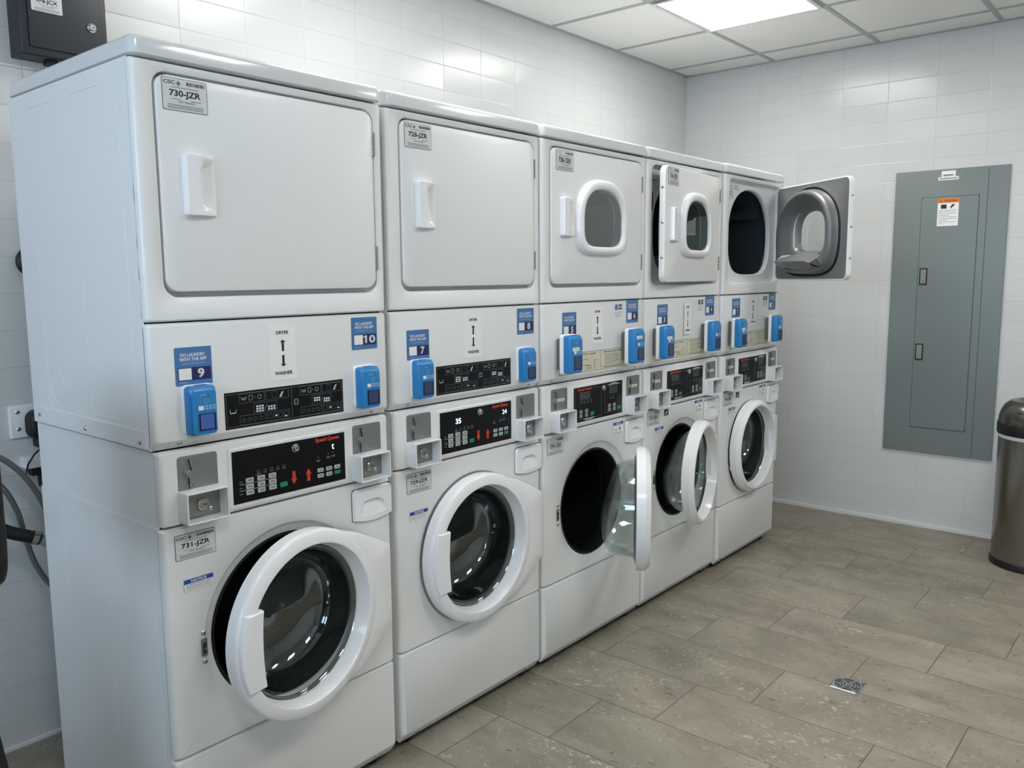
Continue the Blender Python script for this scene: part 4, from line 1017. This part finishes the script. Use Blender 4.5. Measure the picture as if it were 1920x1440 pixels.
# ================================================================== WALL FITTINGS behind the nearest machine
ow = thing('outlet_plate', 'off white wall plate behind the nearest washer', 'outlet', (.028, YW, 0))
mb = MB(); mb.slab(0, .125, .963, 1.060, 0, .012, PLASTIC, .004, .003); put('plate', mb.mesh('plate'), ow)
for zz in (1.042, .990): put('screw', SCREW, ow, (.022, -.012, zz))
pg = thing('power_plug', 'large rounded black plug in the wall plate beside the hoses', 'plug', (.098, YW-.012, 0))
mb = MB(); mb.slab(-.030, .050, .955, 1.045, 0, .05, BLACK, .028, .014); mb.slab(-.014, .050, .930, .965, .006, .04, BLACK, .010, .006); put('body', mb.mesh('body'), pg)
mb = MB(); mb.tube([(-.004, .045, .935), (-.03, .055, .918), (-.050, .055, .890), (-.056, .052, .862), (-.052, .04, .850)], .0028, BLACK, 8); put('cord', mb.mesh('cord'), pg)
vb = thing('supply_box', 'pale plastic water supply box on the wall under the black plug', 'supply box', (.050, YW, 0))
mb = MB(); mb.slab(0, .15, .872, .905, 0, .05, PLASTIC, .003, .004); mb.slab(.02, .15, .845, .872, 0, .03, GAPD, .002); put('tray', mb.mesh('tray'), vb)
mb = MB(); mb.slab(.045, .15, .80, .85, 0, .05, BLACK, .01, .006); put('valve_block', mb.mesh('valve_block'), vb, label='black valve block')
def curve3(P, n=10):
    P = [Vector(p) for p in P]; Q = [P[0]*2-P[1]]+P+[P[-1]*2-P[-2]]; out = []
    for i in range(1, len(Q)-2):
        for k in range(n):
            t = k/n; a, b_, c_, d = Q[i-1], Q[i], Q[i+1], Q[i+2]
            out.append(tuple(.5*((2*b_)+(-a+c_)*t+(2*a-5*b_+4*c_-d)*t*t+(-a+3*b_-3*c_+d)*t**3)))
    out.append(tuple(P[-1])); return out
def hose(name, label, pts, R, m, cat='hose', grp=None):
    mb = MB(); mb.tube(curve3(pts), R, m, 12); me = mb.mesh(name, 60)
    t = thing(name, label, cat, (0, 0, 0), group=grp, me=me); return t
h1 = hose('braided_hose', 'upper braided steel water hose curving down behind the nearest machine', [(-.16, -.84, .97), (-.09, -.84, .955), (-.03, -.84, .925), (.03, -.84, .85), (.075, -.84, .74), (.10, -.84, .62), (.115, -.84, .50)], .0085, HOSEM, grp='water hoses by the wall')
h2 = hose('braided_hose', 'lower braided steel water hose looping under the white drain hose', [(-.16, -.88, .93), (-.09, -.88, .90), (-.03, -.88, .84), (.005, -.88, .76), (.02, -.88, .68), (.045, -.88, .58), (.09, -.88, .50), (.16, -.88, .455), (.22, -.88, .44)], .0085, HOSEM, grp='water hoses by the wall')
for hh, (p, q) in ((h1, ((-.05, -.84, .94), (-.035, -.84, .928))), (h2, ((.008, -.88, .74), (.0125, -.88, .722)))):
    pass
dh = thing('drain_hose', 'pale grey drain hose with black rubber coupling held by a clamp', 'hose', (0, 0, 0))
mb = MB(); P = curve3([(.030, -.80, .685), (.075, -.79, .655), (.13, -.76, .63), (.2, -.73, .62)]); mb.tube(P, [.0145+.0008*(k % 2) for k in range(len(P))], HOSEW, 14); put('hose', mb.mesh('hose', 60), dh)
mb = MB(); mb.tube(curve3([(-.12, -.83, .78), (-.05, -.815, .725), (.0, -.805, .70), (.032, -.80, .684)]), .0185, BLACK, 14); put('coupling', mb.mesh('coupling', 60), dh, label='black rubber coupling')
mb = MB(); mb.tube([(.014, -.8035, .692), (.028, -.8008, .686)], .0205, CHROME, 16); mb.tube([(.014, -.782, .715), (.034, -.782, .707)], .005, CHROME, 8); put('clamp', mb.mesh('clamp', 60), dh, label='metal hose clamp')
mb = MB(); mb.lathe(0, 0, [(.045, 0), (.045, .012), (.035, .022), (.02, .024), (.018, .012)], BLACK, 28, True, True)
thing('wall_grommet', 'black round rubber fitting on the wall behind the nearest dryer', 'fitting', (.128, YW, 1.487), me=mb.mesh('wall_grommet'))

# ================================================================== BLACK ARMCHAIR just inside the left edge
ch = thing('black_armchair', 'black padded armchair mostly cut off by the left edge of the photo', 'chair', (-.811, -.16, 0))
FAB = mat('black_upholstery', (16, 17, 20), .6, bump=.1, bscale=300)
b = MB()
b.loft([[(u, o, z) for o, z in rrect(-.26+i, .26-i, .965+i, 1.284-i, .055, 8)] for u, i in ((.29, .02), (.298, .004), (.31, 0), (.362, 0), (.372, .004), (.378, .02))], FAB, True, True)
put('backrest', b.mesh('backrest', 50), ch)
b = MB(); b.loft([[(x, -y, z) for x, y in rrect(-.42+i, .30-i, -.22+i, .24-i, .05, 5)] for z, i in ((.36, .01), (.37, 0), (.47, 0), (.485, .012))], FAB, True, True); put('seat', b.mesh('seat', 50), ch)
for yy in (-.26, .18):
    b = MB(); P = [(-.44, .06), (.405, .06), (.352, .66), (.328, .84), (.30, .885), (.26, .90), (-.40, .66), (-.44, .62)]
    b.loft([[(u, -(y), z) for u, z in P] for y in (yy, yy+.08)], FAB, True, True); put('arm_panel', b.mesh('arm_panel'), ch)
b = MB(); b.tube([(.34, 0, .98), (.345, 0, .80), (.30, 0, .45)], .02, BLACK, 10); put('back_strut', b.mesh('back_strut', 60), ch)
for xx, yy in ((-.40, -.22), (.36, -.22), (-.40, .22), (.36, .22)):
    b = MB(); b.tube([(xx, -yy, 0), (xx, -yy, .062)], .018, BLACK, 12); put('foot', b.mesh('foot'), ch)
